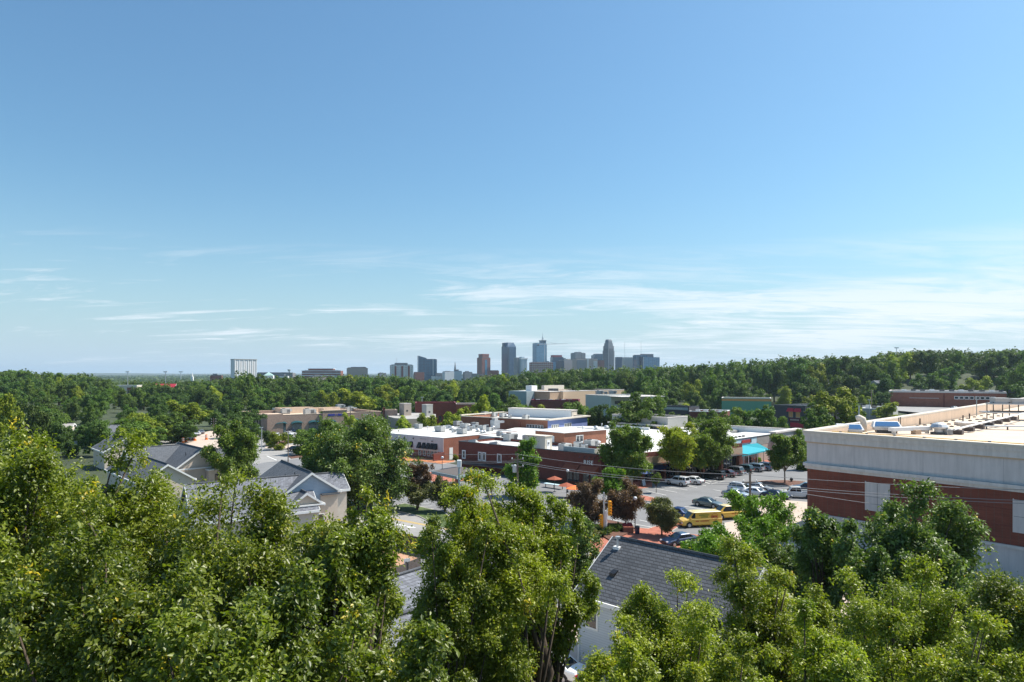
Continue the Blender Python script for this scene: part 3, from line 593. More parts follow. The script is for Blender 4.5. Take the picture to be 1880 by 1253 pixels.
# ---- 5. beige complex, sage block, small shops beyond
def simple(name, label, px0, py0, px1, py1, z, depth, wall, roof, capm, zb=0.0, par=0.5, cap=0.25, wins=None, Y=None):
    A = P(px0, py0, z); B_ = P(px1, py1, z); rr, ll = frame_at(A, B_)
    t = thing(name, label, 'building', (A.x, A.y, zb), rr)
    shell(t, 0, 0, ll, depth, 0, z-zb, wall, roof, par, 0.4, cap, capm)
    if wins:
        for px, n_, zz, ww, hh in wins:
            u = at_px(A, rr, px, n=1200)
            for k in range(n_): window(t, 'y', u+k*ww*1.15, zz, ww, hh, 0, frame=TRIM, fw=ww*0.12)
    return t, ll
t, l = simple('beige_hall', 'large beige stucco hall with stepped flat roofs in the middle distance', 1034, 719.5, 1146, 716, 12.2, 30, BEIGE, GRAV, CORN)
bx('side_block', plain('stucco_dark_beige',(0.36,0.25,0.17),0.9), t, -8.5, 2, 0, -0.003, 26, 12.2); bx('side_coping', CORN, t, -8.7, 1.8, 12.2, -0.06, 26.2, 12.4)
bx('blue_block', GRYB, t, -15, 12, 0, -8.7, 24, 12.5); bx('roof_box', WHITE, t, -6, 16, 12.4, -1.5, 20, 15.2); bx('roof_screen', CREAM, t, 12, 22, 12.6, 30, 24, 15.0)
bx('roof_unit', METALD, t, 4, 10, 11.9, 9, 13, 13.6); bx('doorway', METALD, t, 5, -0.05, 6, 9, -0.003, 7.2)
t, l = simple('sage_shop', 'pale sage stucco shop with broad flat roof in front of the beige hall', 1075, 725.5, 1119, 728, 11, 24, SAGE, WROOF, CORN)
bx('angled_wing', SAGE, t, l+0.003, -1, 0, l+3, 14, 10.9); bx('wing_coping', CORN, t, l-.1, -1.3, 10.9, l+12, 22, 11.2); bx('sign', METALD, t, l+3.01, 1, 7.5, l+3.2, 9, 9)
for px, k in ((1100,0),(1112,1),(1124,0)): p = P(px, 723, 11); unit(k, p, 10.5, 0.3, ('boxy unit','square condenser')[k]+' on the flat roof of the pale sage shop', 'equipment on the sage shop roof', 1.5)
t, l = simple('maroon_eaved_shop', 'low white roofed shop with maroon trim before the beige hall', 975, 736, 1062, 736.5, 8, 14, BRICKD, WROOF, MAROON, cap=0.5)
for k in range(6): bx('roof_unit', UNITD if k%2 else METAL, t, 2+k*3.2, 3, 7.4, 4+k*3.2, 5, 8.6)
t, l = simple('grey_sign_shop', 'small dark shop with a grey blue sign band among trees', 1215, 746, 1265, 748, 7, 8, DKSHOP, GRAV, METALD)
bx('sign_band', GRYB, t, 0.5, -0.1, 5.6, l-0.5, -0.003, 6.8)
m = MB(); [m.box(1+k*0.9, -0.2, 5.9, 1.5+k*0.9, -0.103, 6.5) for k in range(int(l)-2)]; m.build('sign', METAL, t)
t, l = simple('white_roof_shop', 'low brick shop with bright white roof beside the green mural wall', 1265, 756, 1330, 757.5, 5.2, 16, BRICKD, WROOF, WHITE)
for k in range(4): bx('roof_unit', METAL, t, 2+k*3.2, 4, 4.6, 3.6+k*3.2, 6, 6.0)
t, l = simple('green_shop', 'plain green walled shop with an orange strip under its coping', 1325, 731.5, 1416, 732.5, 9, 14, GREENW, GRAV, CORN)
bx('orange_band', ORNG, t, 0, -0.08, 7.7, l, -0.003, 8.8)
t, l = simple('maroon_shop', 'dark shop with two red awnings and a red sign panel', 1421, 744.5, 1478, 747, 8.4, 40, DKSHOP, WROOF, METALD)
for k in (1455, 1468):
    u = at_px(P(1421,744.5,8.4), t.rotation_euler[2], k-3)
    m = MB(); m.add([(u-1.3,-0.05,7.6),(u+1.3,-0.05,7.6),(u+1.5,-1.0,6.2),(u-1.5,-1.0,6.2),(u+1.5,-0.05,6.2),(u-1.5,-0.05,6.2)],[(0,1,2,3),(0,3,5),(1,4,2)]); m.build('awning', REDCL, t)
    window(t, 'y', u, 3.9, 1.9, 2.3, 0, frame=CREAM, pane=ORNG, mull=1)
bx('sign_panel', MAROON, t, l-7, -0.1, 2.2, l-2.0, -0.003, 3.6); m = MB(); [m.box(l-6.5+k*0.5, -0.2, 2.7, l-6.2+k*0.5, -0.103, 3.2) for k in range(8)]; m.build('sign', CREAM, t)
bx('red_wall', REDCL, t, l-6.5, -0.12, 0, l-0.5, -0.003, 1.9)
for k in range(11): bx('roof_vent', METALD, t, 2+(k%6)*1.8, 6+9*(k//6), 7.9, 2.7+(k%6)*1.8, 7, 8.5)
bx('roof_tank', METAL, t, l-5, 22, 7.9, l-1, 27, 9.8); bx('duct', METAL, t, 4, 18, 7.9, l-7, 19.2, 9)
t, l = simple('far_brick_store', 'long red brick store with white flat roof edge and ribbon windows', 1632, 720.5, 1848, 723, 11, 34, BRICK, WROOF, CORN, zb=3, par=0.1, cap=0.9,
     wins=((1756,4,4.6,2.0,1.7),(1794,4,4.6,2.0,1.7)))
for k in range(12): bx('roof_unit', METALD if k%3 else METAL, t, 6+k*4.6, 8+(k%4)*3, 7.9, 8.4+k*4.6, 10+(k%4)*3, 9.6)
bx('pipe', METAL, t, 10, -0.2, 4.9, 24, -0.05, 5.1); bx('pilaster', BRICKD, t, 26, -0.2, 0, 26.6, -0.003, 7.9)
t, l = simple('white_flat_store', 'wide white roofed store behind the round green tree, right of the dark shop', 1478, 748, 1640, 752, 5.5, 26, TAUPG, WROOF, WHITE)
for k in range(9): bx('roof_unit', METAL if k%2 else UNITD, t, 6+k*3.6, 5+(k%3)*5, 4.9, 8+k*3.6, 7+(k%3)*5, 6.6)
t, l = simple('box_store', 'small white block beside the far brick store', 1617, 728, 1634, 728, 7.5, 5, WHITE, WROOF, WHITE)

# ---- 6. the big store at the right
C2 = P(1478,786,14.3); W = Vector((0.624,-0.782,0)); V = Vector((0.70,0.714,0))
ZR = 14.3; LF = 62.0; LB = 175.0
C2 = Vector((37.0, 86.0, 0))
b = thing('big_store', 'huge store with brick middle band, lilac white upper wall and cream flat roof', 'building', (C2.x, C2.y, 0), 0)
ch = 1.7
# outline (local, unrotated): chamfered front corner
def off(o):  # outline offset outward by o
    n1_ = Vector((-0.782,-0.624,0)); n2_ = Vector((-0.714,0.70,0))
    P0 = W*ch + n1_*o; P1 = V*ch + n2_*o
    nm = (n1_+n2_).normalized()
    q0 = W*ch*0.9 + n1_*o; q1 = V*ch*0.9 + n2_*o
    return [W*LF+n1_*o, W*2.2+n1_*o, W*0.45+V*0.15+nm*o*1.0, V*0.5+W*0.0+nm*o*1.0+n2_*o*0.1, V*2.0+n2_*o, V*LB+n2_*o]
def ring(mb, z0, z1, o_out, o_in):
    A = off(o_out); B_ = off(-o_in)
    n = len(A)
    vs = [(p.x,p.y,z0) for p in A]+[(p.x,p.y,z1) for p in A]+[(p.x,p.y,z0) for p in B_]+[(p.x,p.y,z1) for p in B_]
    fs = []
    for i in range(n-1):
        fs += [(i,i+1,n+i+1,n+i),(2*n+i,3*n+i,3*n+i+1,2*n+i+1),(n+i,n+i+1,3*n+i+1,3*n+i),(i,2*n+i,2*n+i+1,i+1)]
    fs += [(0,n,3*n,2*n),(n-1,2*n-1+0,4*n-1,3*n-1)]
    mb.add(vs, fs)
m = MB(); ring(m, 0.0, 3.7, 0.12, 0.5); m.build('base_wall', STUCB, b)
m = MB(); ring(m, 3.7, 9.3, 0.0, 0.5); m.build('brick_wall', BRICKB, b)
m = MB(); ring(m, 9.9, 12.45, 0.05, 0.5); m.build('upper_wall', STUCB, b)
m = MB(); ring(m, 9.2, 9.55, 0.28, 0.45); ring(m, 9.55, 9.9, 0.5, 0.45); m.build('string_course', CORN, b)
m = MB(); ring(m, 3.45, 3.75, 0.3, 0.45); m.build('string_course', CORN, b)
m = MB(); ring(m, 12.45, 12.6, 0.2, 0.52); m.build('cornice_ledge', BEIGE, b)
m = MB(); ring(m, 12.6, 13.3, 0.28, 0.52); ring(m, 13.3, 13.7, 0.42, 0.52); m.build('cornice', CORN, b)
m = MB(); ring(m, 13.7, 13.97, 0.55, 0.55); m.build('parapet_coping', CREAM, b)
def zroof(sv): return 13.15-1.25*min(1.0, max(0.0, sv/60.0))
m = MB(); nb1_ = Vector((-0.782,-0.624,0)); nb2_ = Vector((-0.714,0.70,0)); vs = []
ss = [0, 15, 30, 45, 60, LB]
for s_ in ss:
    a_ = V*s_-nb2_*0.5+W*0.5; c_ = V*s_+W*LF; vs += [(a_.x,a_.y,zroof(s_)),(c_.x,c_.y,zroof(s_))]
m.add(vs, [(2*i,2*i+1,2*i+3,2*i+2) for i in range(len(ss)-1)]); rf = m.build('roof', CROOF, b)
m = MB()
for i in range(len(ss)-1):
    a_ = V*max(1.0,ss[i])-nb2_*0.62; c_ = V*ss[i+1]-nb2_*0.62
    m.add([(a_.x,a_.y,zroof(ss[i])-.1),(c_.x,c_.y,zroof(ss[i+1])-.1),(c_.x,c_.y,13.69),(a_.x,a_.y,13.69)],[(0,1,2,3)])
m.build('parapet_lining', PARP, b)
n1_ = Vector((-0.782,-0.624,0))
# blank white panels in the brick, control joints, dark brick courses
def wall_box(name, mat, s0, s1, z0, z1, o0, o1):
    m_ = MB(); a_ = W*s0; c_ = W*s1
    m_.prism([tuple((a_+n1_*o0)[:2]), tuple((c_+n1_*o0)[:2]), tuple((c_+n1_*o1)[:2]), tuple((a_+n1_*o1)[:2])], z0, z1); return m_.build(name, mat, b)
def wall_s(px):  # distance along the front wall seen at px
    r_ = (px-CX)/F; return (r_*C2.y-C2.x)/(W.x-r_*W.y)
s0 = wall_s(1590); s1 = wall_s(1633); ds = 2.7
for a_, z0, z1 in ((s0, 5.1, 8.4), (s0+14.5, 5.1, 8.4), (s0+29, 5.1, 8.4)):
    wall_box('blank_panel', STUCB, a_, a_+(s1-s0), z0, z1, 0.003, 0.08); wall_box('panel_frame', CORN, a_-0.08, a_, z0, z1+0.08, 0.003, 0.12); wall_box('panel_frame', CORN, a_+(s1-s0), a_+(s1-s0)+0.08, z0, z1+0.08, 0.003, 0.12)
    wall_box('panel_frame', METALD, a_+(s1-s0)/2-0.02, a_+(s1-s0)/2+0.02, z0, z1, 0.081, 0.09)
    wall_box('panel_frame', METALD, a_, a_+(s1-s0), z0+1.6, z0+1.63, 0.081, 0.088)
for z in (5.6, 7.3): wall_box('brick_course', BRICKD, 2.3, s0-0.1, z, z+0.1, 0.003, 0.03); wall_box('brick_course', BRICKD, s1+0.2, s0+14.4, z, z+0.1, 0.003, 0.03)
JOINT = plain('joint_grey', (0.40,0.36,0.36), 0.9)  # darker grey than the stucco, for the control joints
for s in (6.0, 13.5, 21.0, 28.5): wall_box('joint', JOINT, s, s+0.035, 9.91, 12.44, 0.052, 0.058)
wall_box('ledge_metal', GRYB, 2.2, LF-1, 9.9, 9.93, 0.06, 0.46)
# yellow warning strip just inside the parapet
def on_roof(px, py):
    z = 12.5
    for _ in range(12):
        p = P(px, py, z); d_ = p-C2; sv = (d_.x*W.y-d_.y*W.x)/(V.x*W.y-V.y*W.x); z = z*.4+.6*zroof(sv)
    p = P(px, py, z); return p
m = MB(); m.prism([tuple((W*3-n1_*0.62)[:2]), tuple((W*LF-n1_*0.62)[:2]), tuple((W*LF-n1_*0.80)[:2]), tuple((W*3-n1_*0.80)[:2])], 13.9, 14.04); m.build('edge_strip', YELS, b)
for k in range(9): 
    s = 4+k*3.1; wall_box('strip_clip', METALD, s, s+0.25, 13.98, 14.08, -0.6, -0.45)
# items on the big roof
def skyunit(px, py, lab):
    p = on_roof(px, py); t = thing('skylight_unit', lab, 'rooftop unit', p, -0.30); t.scale = (.86,.86,.86)
    bx('base', METAL, t, -1.9, 0, 0, 1.9, 1.9, 0.45)
    m_ = MB(); m_.add([(-2.1,-0.25,0.55),(2.1,-0.25,0.55),(1.8,0.7,1.35),(-1.8,0.7,1.35),(-2.1,-0.32,0.45),(2.1,-0.32,0.45),(2.1,2.0,0.45),(-2.1,2.0,0.45),(1.8,1.7,1.35),(-1.8,1.7,1.35)],
        [(4,5,1,0),(1,5,6,8,2),(0,3,9,7,4),(3,2,8,9),(9,8,6,7),(0,1,2,3)]); m_.build('hood', WHITE, t)
    g = MB(); g.add([(-1.85,-0.2,0.64),(1.85,-0.2,0.64),(1.6,0.6,1.31),(-1.6,0.6,1.31)],[(0,1,2,3)]); g.v = [(x_, y_-0.02, z_+0.03) for x_, y_, z_ in g.v]; g.build('glass', GLB, t)
    return t
skyunit(1560, 795, 'white skylight box with sloping blue glass nearest the roof corner'); t = skyunit(1629, 796, 'raised skylight box with sloping blue glass beside two thin pipes'); t.location.z += 0.45
bx('stand', METALD, t, -1.5, 0.1, -0.45, 1.5, 1.7, 0.0)
p = on_roof(1586, 793); t = thing('gooseneck_vent', 'thick tan gooseneck vent with rusty mouth on the big roof', 'vent', p, -0.3)
MB().tube([(0,0,0),(0,0,1.2),(-0.15,0,1.75),(-0.6,0,2.0),(-1.0,0,1.85)], [0.45,0.45,0.46,0.45,0.42], 12).build('pipe', CREAM, t, smooth=True)
for px, py, ht, lab in ((1577,788,3.6,'tall thin grey mast behind the skylight near the roof corner'),(1793,764,4.2,'tall thin grey mast near the far parapet'),(1650,790,1.9,'short brown pipe left of a pair beside the skylight'),(1653,790,2.0,'short brown pipe right of a pair beside the skylight')):
    p = on_roof(px, py); t = thing('roof_mast', lab, 'mast', p); MB().tube([(0,0,0),(0,0,ht)], 0.09 if ht > 3 else 0.07).build('pipe', METALD if ht < 3 else GRYB, t); MB().lathe(0,0,[(0.16,0),(0.12,0.1)],8).build('flange', METAL, t)
p = on_roof(1675, 798); t = thing('duct_run', 'long low white duct box lying on the big cream roof', 'duct', p, 0.35)
bx('duct', WHITE, t, -3.4, 0, 0.5, 3.8, 0.9, 1.0); bx('leg', METAL, t, -3, 0.2, 0, -2.8, 0.7, 0.5); bx('leg', METAL, t, 3.2, 0.2, 0, 3.4, 0.7, 0.5); bx('cardboard_block', BEIGE, t, 0.2, -0.4, 0, 1.2, 0.4, 0.6)
p = on_roof(1724, 798); unit(2, p, p.z, 0, 'large round grey fan beside the white duct on the big roof', 'fans on the big store roof', 1.7)
p = on_roof(1741, 799); unit(1, p, p.z, 0, 'low dark unit right of the round fan on the big roof', 'fans on the big store roof', 0.8)
pa = on_roof(1690, 797); pb = on_roof(1762, 798)
q0 = on_roof(1752, 799); q1 = on_roof(1880, 773)
t = thing('gas_pipe', 'white pipe run on a line of brown blocks across the big roof', 'pipe', q0, math.atan2(q1.y-q0.y, q1.x-q0.x)); ll = (q1-q0).length
MB().tube([(0,0,0.75),(ll,0,0.75)], 0.14, 8).build('pipe', WHITE, t)
for k in range(7): bx('block', FENCE, t, 1+k*ll/8, -0.7, 0, 2.2+k*ll/8, 0.7, 0.62)
t = thing('roof_rack', 'steel rack of grey machines standing on legs at the right end of the roof', 'rack', on_roof(1868, 772), -0.25)
for x_ in (-4.2, -1.4, 1.4, 4.2, 7):
    for y_ in (0, 3): MB().tube([(x_,y_,0),(x_,y_,3.6)], 0.09, 6).build('leg', METALD, t)
bx('platform', METAL, t, -5.6, -0.2, 1.35, 8, 3.2, 1.65); bx('platform', METAL, t, -4.4, -0.2, 3.1, 8, 3.2, 3.3)
bx('machine', UNIT, t, -3.8, 0.2, 3.3, -1.2, 2.8, 4.4, bevel=0.05); bx('machine', UNIT, t, -0.8, 0.2, 3.3, 2.2, 2.8, 4.3, bevel=0.05); bx('blue_tarp', BLUT, t, 2.6, 0.2, 3.3, 5, 2.5, 6.4)
for k in range(5): bx('conduit', METALD, t, -5.4+k*0.5, -0.3, 1.66, -5.3+k*2.4, -0.22, 1.9)
t = thing('roof_rack', 'low rack of grey pipes under the machines rack on the roof', 'rack', on_roof(1850, 790), -0.2)
bx('platform', METAL, t, -3.2, 0, 0.5, 6, 1.5, 0.65)
for x_ in (-3, 0, 3): bx('leg', METALD, t, x_, 0.1, 0, x_+0.15, 0.3, 0.5)
k = 0
for px in range(1672, 1840, 13):
    for rr_ in (0, 1, 2):
        pt_ = on_roof(px+rr_*5, 786-(px-1672)*0.165+rr_*4.5)
        o = MB().box(-0.25,-0.2,0,0.25,0.2,0.16).add([(-0.25,-0.2,0.16),(0.25,-0.2,0.16),(0.25,0.2,0.16),(-0.25,0.2,0.16),(0,0,0.24)],[(0,1,4),(1,2,4),(2,3,4),(3,0,4)]).build('roof_weight', FENCE); o.location = pt_
        tag(o, 'small brown block in the %s row on the big cream roof' % ('back','middle','front')[rr_], 'block', 'brown blocks on the big store roof'); k += 1
for i, (px, py, s_) in enumerate(((1766,781,1.0),(1783,785,1.4))):
    p = on_roof(px, py); t = thing('roof_curb_box', ('small low white curb box behind a larger one on the big roof','larger low white curb box on the big roof')[i], 'box', p, 0.2); bx('box', CREAM, t, -1.2*s_, -0.4, 0, 1.2*s_, 0.5, 0.5*s_); bx('lid', WHITE, t, -1.25*s_, -0.45, 0.5*s_, 1.25*s_, 0.55, 0.5*s_+0.1)
for i, px in enumerate((1689, 1706, 1768, 1780)):
    p = on_roof(px, 780-i*3.5); t = thing('vent_stub', ('first','second','third','fourth')[i]+' brown stub pipe from the left along the far parapet', 'vent', p); MB().tube([(0,0,0),(0,0,1.1)], 0.12).build('pipe', FENCE, t)

# ---- 7. houses
def gable(root, ax, a0, a1, c, hw, ze, zr, wz0, roofm, wallm, gm=None, ov=0.35, names=('wall','roof'), rake=TRIM, th=0.16, hwl=None):
    """gable mass: ridge along local axis ax from a0 to a1, centre line c on the other axis, half width hw to the eave edge"""
    def V3(a, b, z): return (a, b, z) if ax == 'x' else (b, a, z)
    sl = (zr-ze)/hw; wi = hw-ov; zw = ze+sl*ov-th
    m = MB(); i0, i1 = a0+ov, a1-ov
    vs = [V3(i0,c-wi,wz0),V3(i0,c+wi,wz0),V3(i0,c+wi,zw),V3(i0,c,zr-th),V3(i0,c-wi,zw),V3(i1,c-wi,wz0),V3(i1,c+wi,wz0),V3(i1,c+wi,zw),V3(i1,c,zr-th),V3(i1,c-wi,zw)]
    m.add(vs, [(0,1,2,3,4),(9,8,7,6,5),(0,4,9,5),(1,6,7,2),(2,7,8,3),(3,8,9,4)]); m.build(names[0], wallm, root)
    for s in (1, -1):
        m = MB(); q = [(a0,c,zr),(a1,c,zr),(a1,c+s*hw,ze),(a0,c+s*hw,ze)]
        m.add([V3(a,b,z) for a,b,z in q]+[V3(a,b,z-th) for a,b,z in q], [(0,1,2,3),(7,6,5,4),(0,3,7,4),(1,5,6,2),(3,2,6,7),(0,4,5,1)]); m.build(names[1], roofm, root)
        for aa in (a0, a1):
            d_ = 0.05 if aa == a1 else -0.05
            m = MB(); m.add([V3(aa,c,zr+.02),V3(aa+d_,c,zr+.02),V3(aa+d_,c+s*hw,ze+.02),V3(aa,c+s*hw,ze+.02),V3(aa,c,zr-.30),V3(aa+d_,c,zr-.30),V3(aa+d_,c+s*hw,ze-.30),V3(aa,c+s*hw,ze-.30)],[(0,1,2,3),(7,6,5,4),(0,3,7,4),(1,5,6,2),(3,2,6,7)]); m.build('rake_board', rake, root)
        m = MB(); aa = [V3(a0,c+s*(hw+.003),ze-.28), V3(a1,c+s*(hw+.12),ze+.02)]
        m.box(*aa[0], *aa[1]); m.build('gutter', rake, root)
    m = MB(); m.tube([V3(a0+.4,c,zr+.04),V3(a1-.4,c,zr+.04)], 0.12, 6); m.build('ridge_cap', SHING, root)
def stack(root, x, y, z, h, mat=METALD, r=0.07, cap=None):
    MB().tube([(x,y,z),(x,y,z+h)], r).build('vent_pipe', mat, root)
# right grey house
hs = thing('house', 'white sided house with charcoal shingle roof and small vents in front of the car park', 'house', (4.38,49.9,0), R(-45))
gable(hs, 'x', 0, 12.2, 4.96, 4.96, 5.0, 8.34, 0, SHING, SIDEW)
u_ = min((abs(CX+F*q[0]/q[1]-1086), i*.05) for i in range(200) for q in [loc2((4.38,49.9), R(-45), i*.05, .35)])[1]
window(hs, 'y', u_, 2.7, 1.15, 1.75, 0.35, frame=TRIM, fw=0.13); window(hs, 'y', u_+4, 2.7, 1.15, 1.75, 0.35, frame=TRIM, fw=0.13)
bx('corner_board', TRIM, hs, 0.3, 0.28, 0, 0.42, 0.349, 4.9)
def roof_pt(px, py, C, rz, slope=(5.0, 8.34, 4.96)):
    best = None
    for i in range(0, 300):
        for j in range(0, 50):
            x, y = i*.05, j*.1; z = slope[0]+(slope[1]-slope[0])*y/slope[2]; w_ = loc2(C, rz, x, y)
            e = abs(CX+F*w_[0]/w_[1]-px)+abs(CY+F*(HC-z)/w_[1]-py)
            if best is None or e < best[0]: best = (e, x, y, z)
    return best[1:]
x, y, z = roof_pt(1134,1007,(4.38,49.9),R(-45)); MB().tube([(x,y,z-.1),(x,y,z+.75)], .09).lathe(x,y,[(0.19,z+.75),(0.19,z+.9),(.1,z+.92)],10).build('vent_pipe', METAL, hs); bx('flashing', WHITE, hs, x-.35,y-.15,z-.12,x+.2,y+.2,z+.12)
x, y, z = roof_pt(1127,1052,(4.38,49.9),R(-45)); m = MB(); m.add([(x-.2,y-.3,z-.22),(x+.25,y-.3,z-.22),(x+.25,y+.2,z+.13),(x-.2,y+.2,z+.13),(x-.2,y-.3,z+.05),(x+.25,y-.3,z+.05),(x+.25,y+.2,z+.22),(x-.2,y+.2,z+.22)],[(0,1,2,3),(4,5,6,7),(0,1,5,4),(1,2,6,5),(2,3,7,6),(3,0,4,7)]); m.build('hooded_vent', BLACKP, hs)
x, y, z = roof_pt(1184,1091,(4.38,49.9),R(-45)); MB().tube([(x,y,z-.1),(x,y,z+.5)], .06).build('vent_pipe', BLACKP, hs)
# left middle house
rz2 = math.atan2(.835,-.55); O2 = (-26.5, 90.5)
hs = thing('house', 'house with pale blue gable and broad speckled grey roof below the dark tree', 'house', (*O2, 0), rz2)
gable(hs, 'x', 0, 15.5, 0, 3.95, 5.3, 8.0, 0, SHINGM, SIDING)
gable(hs, 'y', -0.2, 15, 2.9, 5.6, 3.5, 7.35, 0, SHINGL, TANW)
gable(hs, 'y', -6.0, -1.0, 5.2, 3.0, 5.0, 7.0, 0, SHINGL, TANW)
gable(hs, 'x', -2.1, 3.0, 1.3, 2.3, 4.15, 5.75, 0, SHINGM, TANW)
bx('eave_trim', TRIM, hs, -2.2, -1.1, 4.0, -2.05, 3.7, 4.18); window(hs, 'x', -0.6, 1.2, 0.9, 1.6, -1.76, frame=TRIM); bx('belt_roof', SHINGM, hs, -0.5, -3.6, 4.9, 0.3, -1.2, 5.05); bx('tan_front', TANW, hs, 0.27, -3.6, 0, 0.34, -1.2, 4.9)
for px, py in ((500,867),(521,876)): 
    pass
for x, y, z in ((6.0,1.9,6.8),(3.8,1.2,7.3)): stack(hs, x, y, z-.1, 0.5, BLACKP)
# left back house
P3 = P(372,824,7.5); rz3 = math.atan2(.74,-.67)
hs = thing('house', 'tan gabled house with slate grey roofs beside the round tree on the left', 'house', (P3.x,P3.y,0), rz3)
gable(hs, 'x', 0, 15, 0, 4.85, 4.1, 7.5, 0, SHINGM, TANW); gable(hs, 'y', -5.8, -1, 5.8, 3.2, 4.2, 6.6, 0, SHINGM, TANW)
gable(hs, 'y', 0, 10, 12, 5.5, 3.6, 7.3, 0, SHINGM, TANW); gable(hs, 'x', -6, 18, 7.5, 4.5, 3.0, 5.9, 0, SHINGM, TANW)
bx('eave_trim', TRIM, hs, -0.25, -4.6, 3.9, -0.05, 4.6, 4.12); bx('porch', TANW, hs, -1.8, -4.4, 0, -0.3, -0.5, 3.6); bx('porch_roof', TRIM, hs, -2.0, -4.6, 3.6, -0.28, -0.3, 3.8); window(hs, 'x', -2.0, 1.4, 0.9, 1.5, -1.8, frame=METALD)
stack(hs, 3, 2, 6.1, 0.6, BLACKP)
P4 = P(268,806,7); hs = thing('house', 'house with white rake boards partly hidden behind the left grey roofs', 'house', (P4.x-6,P4.y+3,0), rz3)
gable(hs, 'x', 0, 12, 0, 4.5, 4.1, 7.0, 0, SHINGM, TANW)
# bottom centre-left house
hs = thing('house', 'house with grey shingle roof and tall dark vent pipe behind the foreground leaves', 'house', (-8.9,48.4,0), math.atan2(.79,.61))
gable(hs, 'x', -9, 6.5, 0, 5.0, 3.6, 6.5, 0, SHINGL, SIDEW)
x, y = -2.2, -2.0; stack(hs, x, y, 5.2, 1.7, METALD, 0.1); MB().lathe(x,y,[(0.3,5.1),(0.14,5.55)],10).build('flashing', WHITE, hs); MB().lathe(x,y,[(0.17,6.9),(0.17,7.02)],10).build('cap', WHITE, hs)
bx('step_panel', WHITE, hs, 2.8, -1.3, 5.0, 3.2, -1.0, 6.9) if False else None
# pale house at the bottom
hs = thing('house', 'pale sided house with grey corner downpipe beside the driveway', 'house', (1.85,36.5,0), R(225))
bx('wall', SIDEW, hs, 0, -9, 0, 11, 0, 6.6)
m = MB(); 
gable(hs, 'x', -0.4, 11.4, -4.5, 4.9, 6.5, 8.6, 6.0, SHINGL, SIDEW)
bx('downpipe', GRYB, hs, -0.14, -0.05, 0, 0.02, 0.14, 6.5); window(hs, 'x', -2.5, 2.0, 1.4, 1.6, 0, frame=TRIM)
wm = MB(); wm.box(1.3, 0.003, 3.0, 2.6, 0.08, 4.9); fr = wm.build('window', TRIM, hs); bx('pane', GLS, fr, 1.42, 0.02, 3.15, 2.48, 0.1, 4.78); bx('sill', TRIM, fr, 1.1, 0.003, 2.75, 2.8, 0.4, 2.95)
bx('belt_board', TRIM, hs, 0.0, 0.003, 2.2, 11, 0.06, 2.32)
# two roofs and a red roof far off in the wood
for (px, py, z, wd, lab, rm, wm_, Yd) in ((172,783,5.5,12,'grey roofed house half hidden by leaves on the far left',SHINGL,SIDEW,None),(82,780,6,13,'brown grey roof just above the leaves at the far left',GRAV,TANW,None),(1625,699,17,9,'grey roofed house among trees on the right hillside',SHINGM,GRAV,None)):
    q = P(px, py, z) if py-CY > 15 else Vector(PY(px, 335 if px < 1300 else 425, py)); hs = thing('house', lab, 'house', (q.x,q.y,max(0,q.z-9) if q.y>300 else 0), 0.25)
    zz = q.z-hs.location.z; gable(hs, 'x', -wd/2, wd/2, 4.5, 5, zz-2.4, zz, 0, rm, wm_)
q = Vector(PY(302, 520, 705)); hs = thing('church', 'building with a bright red gabled roof rising from the wood', 'building', (q.x,q.y,-2), 0.15)
gable(hs, 'x', -8, 7, 5, 6.0, q.z+2-5, q.z+2, 0, REDROOF, CREAM)
q = Vector(PY(232, 480, 708)); t_, l_ = thing('pale_block', 'white and rust coloured low block rising from the wood on the left', 'building', (q.x,q.y,-2), 0.1), 0
shell(t_, -7, 0, 7, 9, 0, q.z+2, CREAM, WROOF, .4, .4, .2, WHITE); bx('rust_panel', BRICK, t_, 0.5, -0.06, 3, 6.9, -0.003, q.z+0.5); [window(t_, 'y', 1.4+k*2, q.z-3.5, 1.1, 2.2, -0.06) for k in range(3)]
# wooden fences
def fence(a, b_, h, lab):
    a = P(*a); b_ = P(*b_); t = thing('fence', lab, 'fence', a, math.atan2(b_.y-a.y, b_.x-a.x)); L_ = (b_-a).length; n_ = int(L_/2.2)
    m_ = MB(); k_ = 0.0
    while k_ < L_-0.1: m_.box(k_, -0.03, 0.05, k_+0.14, 0.0, h+rnd.uniform(-.02,.02)); k_ += 0.15
    m_.build('boards', FENCE, t)
    for i in range(n_+1): bx('post', FENCE, t, i*L_/n_-0.06, 0.003, 0, i*L_/n_+0.06, 0.12, h+0.08)
    bx('rail', FENCE, t, 0, 0.003, h-0.4, L_, 0.08, h-0.28) if False else None
fence((640,985), (792,1024), 2.0, 'dark wooden board fence along the street behind the left tree')
fence((690,1090), (772,1052), 1.7, 'short dark fence with white signs beside the bare clay')
q = P(748,1052); t = thing('sign_board', 'small white sign leaning on the short dark fence', 'sign', (q.x,q.y-0.3,0), 0.6); bx('panel', WHITE, t, -0.35,-0.05,0.6,0.35,0,1.6); bx('post', METALD, t, -0.04,0.003,0,0.04,0.06,1.6)

